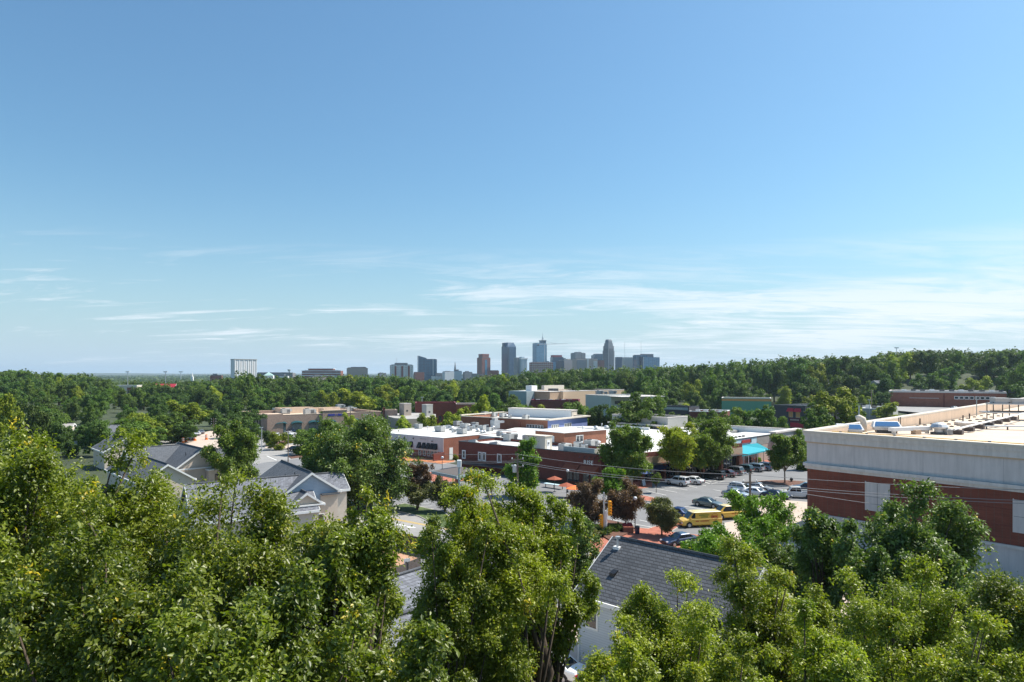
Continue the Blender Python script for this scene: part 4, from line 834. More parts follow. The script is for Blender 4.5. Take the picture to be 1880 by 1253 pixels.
# ================================================================ DOWNTOWN (about two kilometres off) and other far blocks
FDK = facade('tower_blue', (0.045,0.11,0.19), (0.018,0.06,0.13), 3.2, 3.6, 0.42)
FDK2 = facade('tower_navy', (0.02,0.05,0.09), (0.012,0.035,0.07), 5, 3.6, 0.3)
FGL = facade('tower_glass', (0.15,0.31,0.44), (0.09,0.25,0.40), 6, 3.8, 0.35, 0.15)
FTEAL = facade('tower_teal', (0.015,0.13,0.22), (0.01,0.09,0.17), 7, 4, 0.5, 0.12)
FGREY = facade('tower_grey', (0.24,0.24,0.25), (0.06,0.075,0.09), 3.0, 3.6, 1.2, 0.6)
FWHT = facade('tower_white', (0.62,0.62,0.60), (0.08,0.09,0.10), 5.0, 3.4, 1.5, 0.7)
FBRK = facade('tower_brick', (0.25,0.085,0.06), (0.05,0.05,0.06), 4.0, 3.6, 1.6, 0.7)
FTAN = facade('tower_tan', (0.42,0.34,0.29), (0.14,0.13,0.13), 3.0, 3.4, 1.6, 0.8)
FSTR = facade('tower_stripe', (0.48,0.47,0.45), (0.05,0.06,0.07), 2.6, 40, 1.3, 0.7)
FSLAB = plain('slab_white', (0.74,0.73,0.73), 0.85, noise=0.05, scale=0.05); PALEG = plain('tower_pale', (0.34,0.44,0.50), 0.7, noise=0.04, scale=0.05)
MROOF = plain('tower_roof', (0.12,0.13,0.15), 0.8)
YD = 2000.0; ZB = -12.0
def zpx(py, Y=YD): return HC+(CY-py)*Y/F
def tower(name, label, px0, px1, py, Y, mat, rot=0.78, ratio=1.0, cat='tower', mat2=None, roofh=2.5):
    x0, x1 = PY(px0, Y), PY(px1, Y); wd = (x1-x0); a = wd/(math.cos(rot)+ratio*math.sin(rot)) if rot else wd; bb = a*ratio if rot else wd*ratio
    # leftmost corner at x0
    t = thing(name, label, cat, (x0+bb*math.sin(rot), Y, ZB), rot)
    H_ = zpx(py, Y)-ZB
    bx('shaft', mat, t, 0, 0, 0, a, bb, H_)
    bx('roof', MROOF, t, a*.06, bb*.06, H_+.01, a*.94, bb*.94, H_+roofh*.4)
    return t, a, bb, H_
t, a, b_, h = tower('brick_tower', 'brown brick tower with stepped top, leftmost of the downtown towers', 875, 900, 657, YD, FBRK, 0.6)
bx('top_storeys', FBRK, t, a*.12, b_*.12, h, a*.9, b_*.9, h+8); bx('crown', plain('brick_crown',(0.30,0.07,0.05),0.8), t, a*.12-.2, b_*.12-.2, h+8, a*.9+.2, b_*.9+.2, h+11); bx('centre_glass', FGL, t, a*.35, -.4, 4, a*.6, -.003, h-6)
t, a, b_, h = tower('dark_tower', 'dark blue slab tower with chamfered crown, tallest on the left of downtown', 920.5, 947.5, 637, YD, FDK, 0.62)
m = MB(); m.add([(0,0,h),(a,0,h),(a,b_,h),(0,b_,h),(a*.22,b_*.22,h+13),(a*.85,b_*.2,h+13),(a*.82,b_*.82,h+13),(a*.2,b_*.82,h+13)],[(0,1,5,4),(1,2,6,5),(2,3,7,6),(3,0,4,7),(4,5,6,7)]); m.build('crown', FDK, t); bx('dark_bay', FDK2, t, -0.3, b_*.02, 0, a*.22, b_*.02+.01, h-4); bx('dark_bay', FDK2, t, a*.02, -.4, 0, a*.2, -.003, h-3); bx('corner_turret', FDK2, t, -1, b_*.6, h, 3, b_*.85, h+12)
t, a, b_, h = tower('glass_tower', 'pale blue glass tower with lantern top and spire', 978, 1004, 630.5, YD, FGL, 0.5, 0.7)
bx('lantern', FTEAL, t, a*.6, b_*.1, h, a*1.0, b_*.8, h+8); bx('lantern_cap', MROOF, t, a*.57, b_*.05, h+8, a*1.03, b_*.85, h+9.5)
x_, y_ = a*.8, b_*.45; m = MB(); m.tube([(x_,y_,h+9.5),(x_,y_,h+24),(x_,y_,h+34)],[1.2,.6,.15],6); [m.tube([(x_+dx,y_+dy,h+9.5),(x_,y_,h+20)],.35,4) for dx,dy in ((-5,0),(5,0),(0,5),(0,-5))]; m.build('spire', METAL, t)
bx('low_wing', FGL, t, a, 0, 0, a+9, b_, h-52); bx('dark_edge', FDK2, t, a+.003, -0.1, h-90, a+.6, b_*.9, h-4)
t, a, b_, h = tower('pale_tower', 'pale grey cylinder cornered tower right of the dark slab', 951, 968, 660, 1900, PALEG, 0.5)
bx('top_rim', WHITE, t, -1.2, -1.2, h, a+1.2, b_+1.2, h+3.4); bx('wing', FGREY, t, -9, b_*.5, 0, -.01, b_*1.4, h+5); bx('crown', PALEG, t, a*.1, b_*.1, h+3.4, a*.6, b_*.8, h+7)
for k in range(4): bx('rib', FSLAB, t, a*(.1+.25*k), -.5, 0, a*(.14+.25*k), -.003, h-1)
t, a, b_, h = tower('unfinished_block', 'concrete frame building under construction before the glass tower', 972, 1016, 665.5, 1800, FBRK, 0.3, 0.5)
for k in range(7): bx('floor_slab', FSLAB, t, -.6, -1.2, h-30+k*4.8, a+.6, b_+1, h-29.5+k*4.8)
for k in range(10): bx('frame_post', CREAM, t, a*k/10, -1.0, h-30, a*k/10+.7, -.4, h+1.5)
t = thing('tower_crane', 'thin tower crane with a long horizontal jib beside the glass tower', 'crane', (PY(1000,1850),1850,ZB), -0.05)
hj = zpx(632.5,1850)-ZB
MB().tube([(0,0,0),(0,0,hj+3)],0.9,4).build('mast', METAL, t); MB().tube([(-20,0,hj),(63,0,hj+1.5)],[.9,.35],4).build('jib', METAL, t); MB().tube([(0,0,hj),(0,0,hj+9)],.6,4).build('tower_top', METALD, t); MB().tube([(0,0,hj+9),(34,0,hj+1.2)],.15,4).build('tie', METALD, t); bx('counterweight', METALD, t, -20,-1,hj-4,-15,1,hj)
t, a, b_, h = tower('bank_tower', 'blue tower with a red banded top right of the glass tower', 1011, 1035, 656, YD, FDK, 0.25, 0.8)
bx('red_band', plain('band_red',(0.45,0.04,0.06),0.5), t, 0, -.6, h, a*.85, b_*.8, h+6); bx('lower_part', FGL, t, -4, -3, 0, a*.5, -.01, h-14); bx('side_step', FDK2, t, a+.003, 0, 0, a+7, b_, h-3)
t, a, b_, h = tower('taupe_block', 'plain taupe office block left of the stacked grey towers', 1027, 1052, 661.5, 1900, plain('block_taupe',(0.34,0.31,0.30),0.85,noise=.05,scale=.05), 0.5)
bx('dark_side', FDK2, t, -9, 0, 0, -.01, b_, h-2); bx('plant_room', CREAM, t, a*.5, b_*.2, h, a*.9, b_*.8, h+4)
t, a, b_, h = tower('grey_tower', 'grey gridded tower with a stepped roof at the middle of downtown', 1049, 1076, 648.5, 2100, FGREY, 0.45, 0.8)
bx('roof_plant', FGREY, t, a*.25, b_*.2, h, a*.7, b_*.8, h+3.5); bx('lower_front', FTAN, t, -2, -4, 0, a+3, -.01, h-20); MB().tube([(a*.6,b_*.5,h),(a*.6,b_*.5,h+9)],.3,4).build('antenna', METALD, t)
t, a, b_, h = tower('cream_block', 'cream and tan office block with balconies before the grey tower', 1052, 1099, 659, 1850, FTAN, 0.35, 0.4)
bx('left_wing', FGREY, t, a*.02, -3, 0, a*.45, -.01, h-3); bx('pale_column', FSLAB, t, a*.5, -2, 0, a*.56, -.01, h); bx('right_wing', FWHT, t, a*.8, -2.5, 0, a*.99, -.01, h-6); MB().tube([(a*.35,b_*.5,h),(a*.35,b_*.5,h+15)],.4,4).build('antenna', METALD, t)
t, a, b_, h = tower('blue_block', 'deep blue glass block tucked left of the stepped stone tower', 1090, 1110, 650.5, 2100, FTEAL, 0.3, 0.8)
bx('lower_step', FTEAL, t, -6, 1, 0, -.01, b_, h-3)
t, a, b_, h = tower('stone_tower', 'grey stone skyscraper tapering in steps, tallest on the right of downtown', 1108, 1129.5, 644, YD, plain('stone_grey',(0.19,0.205,0.23),0.8,noise=.05,scale=.05), 0.62, 1.0)
MS = MATS['stone_grey']
for f0, z0, z1 in ((.05,0,14),(.13,14,22),(.2,22,28)): bx('step', MS, t, a*f0, b_*f0, h+z0, a*(1-f0), b_*(1-f0), h+z1)
m = MB(); m.add([(a*.2,b_*.2,h+28),(a*.8,b_*.2,h+28),(a*.8,b_*.8,h+28),(a*.2,b_*.8,h+28),(a*.27,b_*.27,h+33),(a*.73,b_*.27,h+33),(a*.73,b_*.73,h+33),(a*.27,b_*.73,h+33)],[(0,1,5,4),(1,2,6,5),(2,3,7,6),(3,0,4,7),(4,5,6,7)]); m.build('crown', MS, t)
for k in range(4): bx('window_strip', FDK2, t, a*(.14+.2*k), -.5, 4, a*(.20+.2*k), -.003, h+6); bx('window_strip', FDK2, t, -.5, b_*(.14+.2*k), 4, -.003, b_*(.20+.2*k), h+6)
tower('maroon_low_block', 'small maroon block at the foot of the stone tower', 1098, 1110, 662, 1800, FBRK, 0.3)
tower('grey_low_block', 'blue grey block just right of the stone tower', 1130, 1144, 656.5, 1950, FDK, 0.2, 0.5)
t, a, b_, h = tower('striped_block', 'block with white vertical stripes between two glass blocks', 1143, 1164, 657, 1850, FSTR, 0.35, 0.4)
t, a, b_, h = tower('wide_glass_block', 'wide mirrored office block at the right end of downtown', 1164, 1190, 652.5, 1800, FTEAL, 0.35, 0.6)
bx('mirror_wing', FGL, t, a*.55, -6, 0, a+34, -.01, h-5); bx('roof_plant', MROOF, t, a*.5, 2, h-5, a+20, 9, h+3.5); bx('white_frame', WHITE, t, a*.52, -6.3, 0, a*.55, -6.01, h-5); bx('dark_side', FDK2, t, a*.3, -6, 0, a*.519, -.01, h-4)
for px, py, lab in ((1147,627,'thin radio mast left of another beyond the striped block'),(1177,627,'thin radio mast right of another beyond the mirrored block')):
    t = thing('radio_mast', lab, 'mast', (PY(px,3000),3000,ZB)); MB().tube([(0,0,0),(0,0,zpx(py,3000)-ZB)],[.9,.5],4).build('mast', METAL, t)
# left group
t, a, b_, h = tower('white_slab', 'blank white slab building with vertical ribs, alone on the left horizon', 420, 459, 660.5, 1100, FSLAB, 0.85, 0.3)
for k in range(6): bx('rib', WHITE, t, a*(.02+.19*k), -.6, 0, a*(.05+.19*k), -.003, h); 
for k in range(5): bx('dark_joint', GRAV, t, a*(.10+.19*k), -.3, 0, a*(.112+.19*k), -.003, h-.5)
bx('roof_edge', GRAV, t, -.4, -.8, h, a+.4, b_+.4, h+1.0)
def low(name, label, px0, px1, py, Y, mat, rot=0.1, ratio=.5): return tower(name, label, px0, px1, py, Y, mat, rot, ratio, 'building')
low('low_block', 'long low grey building right of the white slab', 467, 536, 685, 1300, FGREY, .06, .3)
t, a, b_, h = low('green_pyramid_hall', 'low hall with a small pale green pyramid roof', 480, 500, 690, 1150, FSLAB, 0.2, 1)
m = MB(); m.add([(0,0,h),(a,0,h),(a,b_,h),(0,b_,h),(a/2,b_/2,h+6)],[(0,1,4),(1,2,4),(2,3,4),(3,0,4)]); m.build('pyramid_roof', plain('copper_green',(0.35,0.52,0.48),.7), t)
t, a, b_, h = low('long_office', 'long banded office building with brown storeys left of centre', 552, 624, 681, 1300, FBRK, .08, .4)
bx('upper_storey', FBRK, t, a*.16, 1, h, a*.8, b_*.8, h+3.6)
for k in range(3): bx('white_band', WHITE, t, -.5, -.8, h-1-k*4.5, a+.5, -.003, h+.4-k*4.5)
bx('white_band', WHITE, t, a*.15, .5, h+3.6, a*.81, b_*.82, h+4.4)
t, a, b_, h = low('pale_office', 'square pale stone office right of the long banded office', 633, 673, 676, 1200, FTAN, .3, .4); bx('roof_plant', FGREY, t, a*.2, b_*.2, h, a*.9, b_*.8, h+2)
t, a, b_, h = low('apartment_slab', 'white gridded apartment block with maroon bays and a rooftop cross', 713, 757, 670.5, 1250, FWHT, .3, .4)
for k in range(3): bx('maroon_bay', FBRK, t, a*(.16+.3*k), -.8, 0, a*(.24+.3*k), -.003, h-2)
bx('roof_plant', FGREY, t, a*.2, b_*.1, h, a*.75, b_*.8, h+4); MB().tube([(a*.28,b_*.4,h+4),(a*.28,b_*.4,h+14)],.3,4).build('antenna', METAL, t)
t, a, b_, h = tower('teal_curved_tower', 'teal glass twin tower with a curved raked top', 765, 801, 660, 1700, FTEAL, 0.3, .35)
m = MB(); m.add([(-.5,-.5,0),(a*.42,-3,0),(a*.42,b_,0),(-.5,b_,0),(-.5,-.5,h+9),(a*.42,-3,h+3),(a*.42,b_,h+3),(-.5,b_,h+9)],[(0,1,5,4),(1,2,6,5),(2,3,7,6),(3,0,4,7),(4,5,6,7)]); m.build('raked_wing', FTEAL, t); bx('white_fin', WHITE, t, a*.78, -.6, 0, a*.8, -.003, h)
rr = random.Random(5)
cols = [FWHT, FGREY, FTAN, FSLAB, FBRK, PALEG, FGL]
for px, py, w_, lab in ((768,684,20,'brick'),(790,682,18,'pale'),(806,686,16,'tan'),(822,683,22,'white'),(840,682,16,'grey'),(858,684,18,'slate'),(872,687,14,'cream'),(700,686,16,'stone'),(905,681,22,'maroon'),(915,690,20,'light'),(845,690,20,'ivory'),(800,691,18,'brown'),(885,690,16,'chalk'),(690,693,24,'ash'),(580,692,30,'bluish'),(620,691,20,'off white'),(520,691,16,'dusty'),(655,692,24,'faded'),(394,690,22,'bone'),(445,694,24,'plain')):
    t, a, b_, h = low('low_rise', lab+' low rise block seen over the treetops %s' % ('left of the teal curved tower' if px < 765 else 'between the teal tower and the brown tower' if px < 880 else 'at the foot of the dark slab tower'), px-w_/2, px+w_/2, py, rr.uniform(1350, 1750) if px > 680 else rr.uniform(1150, 1250), cols[rr.randrange(7)] if lab not in ('brick','maroon') else FBRK, rr.uniform(.05,.6), .6)
    if rr.random() < .6: bx('roof_plant', FGREY, t, a*.2, b_*.2, h, a*.6, b_*.7, h+rr.uniform(1.5,4))
t = thing('church_spire', 'dark pointed church spire beyond the low blocks', 'church', (PY(835.5,1700),1700,ZB)); H_ = zpx(664,1700)-ZB
bx('tower', MROOF, t, -2.5,-2.5,0,2.5,2.5,H_-22); MB().lathe(0,0,[(2.8,H_-22),(.2,H_)],8).build('spire', MROOF, t)
t = thing('church_spire', 'small white church spire over the wood left of the white slab', 'church', (PY(353,1300),1300,ZB)); H_ = zpx(684,1300)-ZB
bx('tower', WHITE, t, -2,-2,0,2,2,H_-8); MB().lathe(0,0,[(1.8,H_-8),(.15,H_)],8).build('spire', WHITE, t)
t = thing('water_tower', 'small blue water tank on a stem, left horizon', 'water tower', (PY(531,2200),2200,ZB)); H_ = zpx(678,2200)-ZB
MB().lathe(0,0,[(1.5,0),(1.5,H_-8),(5,H_-5),(5,H_-1),(1,H_)],12).build('tank', GRYB, t)
for px, py, Y, lab in ((234.5,684,500,'tall floodlight pole left of another, left horizon'),(304,684,560,'tall floodlight pole above the red roof'),(332,684,2500,'tiny distant mast on the left horizon'),(1646,640,700,'thin mast above the right hillside trees')):
    t = thing('floodlight_pole', lab, 'pole', (PY(px,Y),Y,-5)); H_ = zpx(py,Y)+5; MB().tube([(0,0,0),(0,0,H_)],[Y*.0007,Y*.0004],6).build('pole', METAL, t); bx('lamp_head', WHITE, t, -Y*.003,-.3,H_,Y*.003,.3,H_+Y*.0015)

# ================================================================ VEHICLES
PCOL = dict(white=paint('paint_white',(0.74,0.75,0.76),0), silver=paint('paint_silver',(0.42,0.45,0.49),.6), grey=paint('paint_grey',(0.16,0.17,0.18),.5), greygreen=paint('paint_grey_green',(0.12,0.155,0.16),.5),
    black=paint('paint_black',(0.012,0.013,0.015),.2), navy=paint('paint_navy',(0.012,0.03,0.08),.3), blue=paint('paint_blue',(0.02,0.05,0.16),.3), red=paint('paint_dark_red',(0.06,0.008,0.01),.2), yellow=paint('paint_yellow',(0.74,0.46,0.05),0),
    green=paint('paint_dark_green',(0.02,0.04,0.04),.3), tan=paint('paint_tan',(0.25,0.24,0.23),.5), cream=paint('paint_cream',(0.78,0.66,0.34),0), steel=paint('paint_steel_blue',(0.14,0.2,0.28),.5))
#  kind: L, W, roof z, belt z, body stations (x, z_top), cabin: (bottom rear x, bottom front x, top rear x, top front x)
CARS = dict(
 sedan=(4.7,1.82,1.45,0.93,[(-2.35,.78),(-2.25,.95),(-1.5,1.02),(0.9,.96),(1.9,.80),(2.28,.66),(2.35,.5)],(-1.85,1.15,-1.05,0.35)),
 suv=(4.7,1.88,1.74,1.08,[(-2.35,.85),(-2.3,1.08),(-1.5,1.1),(1.0,1.08),(1.9,.98),(2.3,.86),(2.35,.6)],(-2.22,1.25,-1.95,0.45)),
 jeep=(4.6,1.85,1.78,1.12,[(-2.3,.9),(-2.28,1.12),(-1.5,1.14),(1.0,1.12),(2.0,1.04),(2.26,.98),(2.3,.6)],(-2.22,1.0,-2.1,0.45)),
 minivan=(5.1,1.98,1.76,1.05,[(-2.55,.8),(-2.5,1.05),(-1.5,1.07),(1.3,1.02),(2.2,.86),(2.5,.7),(2.55,.5)],(-2.42,1.75,-2.2,0.85)),
 van=(5.85,2.05,2.12,1.22,[(-2.92,.9),(-2.9,1.22),(-1.5,1.24),(1.6,1.22),(2.45,1.12),(2.85,.95),(2.92,.6)],(-2.86,2.1,-2.78,1.35)),
 pickup=(5.8,2.0,1.85,1.12,[(-2.9,.95),(-2.88,1.12),(-1.0,1.13),(1.2,1.13),(2.4,1.08),(2.85,1.0),(2.9,.6)],(-0.9,1.45,-0.75,0.8)))
def cross(x, zb, zt, w, n):  # rounded section ring
    return [(x,-w*.86,zb),(x,-w*.98,zb+.12),(x,-w,(zb+zt)*.52),(x,-w*.97,zt-.10),(x,-w*.88,zt),(x,0,zt+.035),(x,w*.88,zt),(x,w*.97,zt-.10),(x,w,(zb+zt)*.52),(x,w*.98,zb+.12),(x,w*.86,zb)]
def car(kind, col, px, py, hd, lab, cat=None, name=None, roofcol=None, Yo=0, rack=False, solid=False, group=None, z0=0.0):
    L_, W_, zr, zb_, st, cb = CARS[kind]; w = W_/2
    p = P(px, py, z0); p = p*1; p.x *= (p.y+Yo)/p.y; p.y += Yo
    t = thing(name or {'sedan':'parked_sedan','suv':'parked_suv','jeep':'parked_suv','minivan':'parked_minivan','van':'parked_van','pickup':'parked_pickup'}[kind], lab, cat or {'sedan':'car','suv':'car','jeep':'car','minivan':'minivan','van':'van','pickup':'pickup truck'}[kind], (p.x, p.y, z0+0.04), hd, group)
    pc = PCOL[col]; rings = []
    for i, (x, zt) in enumerate(st):
        e = 0.90 if i in (0, len(st)-1) else (0.97 if i in (1, len(st)-2) else 1.0)
        rings.append(cross(x, 0.30 if 0 < i < len(st)-1 else 0.38, zt, w*e, 0))
    m = MB(); n = 11; m.add([v for r_ in rings for v in r_], [(i*n+k, i*n+(k+1)%n, (i+1)*n+(k+1)%n, (i+1)*n+k) for i in range(len(st)-1) for k in range(n)]+[tuple(range(n)), tuple((len(st)-1)*n+k for k in range(n))])
    body = m.build('body', pc, t)
    xr0, xf0, xr1, xf1 = cb; wb, wt = w*.90, w*.74 if kind != 'van' else w*.84
    zb2 = zb_-.06; zt2 = zr-.07
    def cab(k, x_side, s=1.0):   # interpolate cabin: k 0 bottom..1 top
        return None
    # greenhouse core in body colour, slightly inside, glass panels proud of it
    def cv(xr, xf, wy, z): return [(xr,-wy,z),(xf-.12,-wy,z),(xf,-wy*.8,z),(xf,wy*.8,z),(xf-.12,wy,z),(xr,wy,z)]
    m = MB(); m.add(cv(xr0,xf0,wb,zb2)+cv(xr1,xf1,wt,zt2), [(i,(i+1)%6,6+(i+1)%6,6+i) for i in range(6)]+[(11,10,9,8,7,6)]); m.build('cabin', pc, t)
    rc_ = PCOL[roofcol] if roofcol else pc
    m = MB(); m.add(cv(xr1-.04,xf1+.06,wt*1.02,zt2)+cv(xr1+.12,xf1-.14,wt*.9,zr), [(i,(i+1)%6,6+(i+1)%6,6+i) for i in range(6)]+[(11,10,9,8,7,6),(0,1,2,3,4,5)]); m.build('roof', rc_, t)
    def lerp(a_, b_, k): return a_+(b_-a_)*k
    k0, k1 = 0.14, 0.90
    def sidequad(xa, xb, s):
        q = []
        for xx, k in ((xa,k0),(xb,k0),(xb,k1),(xa,k1)):
            yy = lerp(wb,wt,k)*s; z = lerp(zb2,zt2,k)
            lo = lerp(xr0,xr1,k)+.10; hi = lerp(xf0-.12,xf1-.12,k)-.08
            q.append((min(max(xx,lo),hi), yy+s*.018, z))
        return q
    xs = [xr0, (xr0+xr1)/2+.55, (xr1+xf1)/2+.1, xf0] if kind in ('suv','jeep','minivan') else ([xr0+.1, (xr1+xf1)/2, xf0] if kind != 'van' else [xf1-.35, xf0])
    for s in (1, -1):
        for i in range(len(xs)-1):
            q = sidequad(xs[i]+.04, xs[i+1]-.04, s); m = MB(); m.add(q, [(0,1,2,3)]); m.build('side_window', GLC, t)
    for nm, xb_, xt_ in (('windshield', xf0, xf1), ('rear_window', xr0, xr1)):
        if kind == 'van' and nm == 'rear_window': continue
        sg = 1 if nm == 'windshield' else -1; q = []
        kw = .76 if sg > 0 else .86
        for k, s in ((.12,-1),(.12,1),(.93,1),(.93,-1)): q.append((lerp(xb_,xt_,k)+sg*.02, lerp(wb,wt,k)*kw*s, lerp(zb2,zt2,k)))
        m = MB(); m.add(q, [(0,1,2,3)]); m.build(nm, GLC, t)
    if kind == 'pickup':
        bx('bed', BLACKP, t, -2.75, -w*.82, 1.13, -1.0, w*.82, 1.17); bx('bed_rail', pc, t, -2.85, -w*.97, 1.1, -.95, -w*.84, 1.24); bx('bed_rail', pc, t, -2.85, w*.84, 1.1, -.95, w*.97, 1.24); bx('tailgate', pc, t, -2.9, -w*.84, .6, -2.8, w*.84, 1.24)
    wr = .34 if kind == 'sedan' else .38
    wx = (L_/2-.95 if kind != 'van' else 1.98, -(L_/2-.98) if kind != 'van' else -1.92)
    for x in wx:
        for s in (1, -1):
            m = MB(); m.tube([(x,s*(w-.03),wr+.03),(x,s*(w+.012),wr+.03)], wr+.07, 16); m.build('wheel_arch', BLACKP, t)
            m = MB(); m.tube([(x,s*(w-.2),wr),(x,s*(w+.03),wr)], wr, 18); tw = m.build('wheel', RUB, t)
            m = MB(); m.tube([(x,s*(w+.0),wr),(x,s*(w+.045),wr)], [wr*.66,wr*.6], 12); m.build('rim', RIMM, tw)
    xf = L_/2; 
    for s in (1, -1):
        bx('headlight', HEADL, t, xf-.16, s*w*.55, .6, xf-.02+.03, s*w*.84, .76); bx('tail_light', REDL, t, -xf-.03, s*w*.66, zb_-.38, -xf+.1, s*w*.92, zb_-.1)
        bx('mirror', pc, t, xf0-.45, s*(w*.92), zb_+.02, xf0-.25, s*(w*.92+.2), zb_+.16)
    bx('grille', BLACKP, t, xf-.1, -w*.48, .45, xf+.02, w*.48, .68); bx('bumper', BLACKP if kind != 'pickup' else METAL, t, -xf-.06, -w*.85, .34, -xf+.12, w*.85, .52)
    bx('number_plate', WHITE, t, -xf-.075, -.17, .55, -xf-.02, .17, .68)
    if rack or kind in ('suv',):
        for s in (1, -1): bx('roof_rail', METAL, t, xr1+.25, s*wt*.82, zr+.0, xf1-.3, s*wt*.88, zr+.07)
    return t
H1 = math.atan2(.74,-.68)
car('jeep','white',1244,891.5,H1,'white boxy SUV with its nose to the shops, nearest in the shop row')
car('sedan','white',1270,888.5,H1,'white sedan directly behind the boxy white SUV')
car('minivan','black',1309,879.5,H1,'black minivan in the shop row beside hatched paint')
car('sedan','red',1332,875,H1,'dark maroon sedan between the black minivan and the grey SUV')
car('suv','tan',1345,871.5,H1,'grey tan SUV third from the black minivan in the shop row')
car('suv','green',1363,868,H1,'dark green SUV parked before the teal awning',)
car('suv','silver',1383,865.5,H1,'silver SUV parked before the teal awning beside dark green one')
car('suv','steel',1400,863.5,H1,'steel blue SUV at the far end of the shop row near the tree')
H2 = math.atan2(-.72,.70)
car('sedan','silver',1352,914,H2,'silver sedan facing right in the middle parking row')
car('sedan','greygreen',1300,931,math.atan2(-.70,.72),'grey green sedan driving alone across the lot behind the yellow van')
car('suv','white',1362,905,H2,'white SUV with dark glass behind the silver sedan', rack=True)
car('sedan','white',1389,911,H2,'white car with rounded roof right of the utility pole')
car('sedan','silver',1394,902,H2+.1,'pale silver hatchback at the back of the middle row')
car('sedan','navy',1426,916,H2,'navy car hidden behind the airy green tree')
car('pickup','white',1461,914,math.pi-.28,'white crew cab pickup truck beside the big store corner')
car('sedan','navy',1480,901,math.pi-.3,'dark blue car peeping out behind the white pickup')
vn = car('van','yellow',1284,966.5,math.pi+.20,'yellow panel van with a round red emblem on its side', roofcol='cream')
mv = car('minivan','yellow',1336,953,math.pi+.22,'yellow passenger van with dark windows behind the panel van', cat='van', name='parked_van', roofcol='cream')
mv.scale = (1.0,1.0,1.15)
# emblem and lettering on the van's near side (local +y side faces the camera when heading is reversed)
yy = 1.025+.012
m = MB(); n_ = 24
for ri, ro in ((.44,.49),):
    vs = [(-1.75+r_*math.cos(2*math.pi*k/n_), yy, 1.42+r_*math.sin(2*math.pi*k/n_)) for r_ in (ri, ro) for k in range(n_)]
    m.add(vs, [(k,(k+1)%n_,n_+(k+1)%n_,n_+k) for k in range(n_)])
for k, (a_, w_) in enumerate(((-2.1,.2),(-1.87,.18),(-1.66,.22),(-1.44,.12))): m.box(a_, yy-.005, 1.3, a_+w_*.8, yy+.006, 1.56)
m.build('emblem', REDT, vn)
m = MB(); uu = -1.1
for z_, n0 in ((1.62,9),(1.36,6)):
    uu = -.95 if n0 == 9 else -.75
    for k in range(n0): wd = rnd.uniform(.1,.17); m.box(uu, yy-.004, z_, uu+wd, yy+.006, z_+.15); uu += wd+.04
m.build('lettering', GRNT, vn)
m = MB(); uu = -.95
for k in range(13):
    wd = rnd.uniform(.08,.15)
    if k != 9: m.box(uu, yy-.004, .82, uu+wd, yy+.006, .95)
    uu += wd+.03
m.build('lettering', REDT, vn)
bx('cargo_panel', PCOL['cream'], vn, -2.6, -.6, 2.12, 1.0, .6, 2.14)
m = MB(); [m.box(-1.2+k*.25, yy, .75, -1.05+k*.25, yy+.01, .86) for k in range(5)]; m.build('lettering', REDT, mv)
car('sedan','grey',1366,946,H2,'dark grey car between the yellow vans and the utility pole')
car('sedan','blue',1250,951,H2,'blue sedan half hidden by the small round green tree')
car('sedan','navy',1247,1001,math.pi+.42,'dark blue sedan parked at the kerb just beyond the grey roof')
car('sedan','white',1014,1240,math.pi-.62,'white sedan on the driveway behind the centre tree trunk')
car('sedan','navy',543,829,-.35,'dark car on the street before the tan arched store')
for i,(px,py,c,k) in enumerate(((532,800,'white','sedan'),(537,795,'navy','sedan'),(508,805,'white','suv'),(466,806,'silver','sedan'),(527,806,'silver','suv'))):
    car(k, c, px, py, 1.0+.3*i, ('white sedan','dark blue sedan','white SUV','silver sedan','silver SUV')[i]+' in the small lot before the tan arched store')
car('sedan','silver',1458,806,.4,'silver car seen between the grey end block and the big store')
for i,(px,py,c,lab) in enumerate(((363,800,'white','white car coming down the street near the orange barrels'),(370,797,'silver','silver car behind the white one beyond the orange barrels'),(352,809,'navy','navy and white car beside the orange barrels'))): car('sedan',c,px,py,1.9,lab)
for i,(px,py,c,k) in enumerate(((35,798,'white','suv'),(62,799,'white','sedan'),(72,803,'white','van'),(172,803,'white','sedan'),(168,770,'white','sedan'),(205,822,'silver','van'))):
    car(k, c, px, py, 2.4+.2*i, ('white SUV leftmost among the leaves','white sedan second from the left edge','white van glimpsed through far left leaves','white sedan beside a hidden grey roof','white sedan deep in the wood at left','silver van hidden by the left treetop')[i])
for i in range(9):
    x = 228+i*6.5+(3 if i > 4 else 0); c = ('white','silver','grey','white','navy','white','silver','tan','white')[i]
    q = (x, 352-(i%3)*9); tt = car(('sedan','suv')[i%2], c, 1600, 760, 1.5, 'far parked car in the lot before the long brick store', group='far cars before the brick store'); tt.location = (q[0], q[1], 3.22)

# ================================================================ STREET FURNITURE
def lamp(px, py, top, lab):
    p = P(px, py); t = thing('street_lamp', lab, 'street lamp', p); H_ = HC-(top-CY)*p.y/F
    m = MB(); m.lathe(0,0,[(.2,0),(.2,.3),(.1,.45),(.06,.6),(.05,H_-.65),(.1,H_-.6),(.12,H_-.5)],10); m.build('post', METALD, t)
    MB().lathe(0,0,[(.1,H_-.5),(.24,H_-.36),(.27,H_-.2),(.2,H_-.05),(.05,H_)],14).build('globe', LAMPW, t, smooth=True)
lamp(1166,975,912,'black post lamp with pale globe beside the dark crape myrtle'); lamp(1042,905,862,'black post lamp with pale globe by the dark brick wall'); lamp(812,886,838,'black post lamp with pale globe behind the drive through canopy')
lamp(1336,866,828,'globe lamp in front of the shops near the teal awning'); lamp(1402,850,826,'globe lamp under the teal awning')
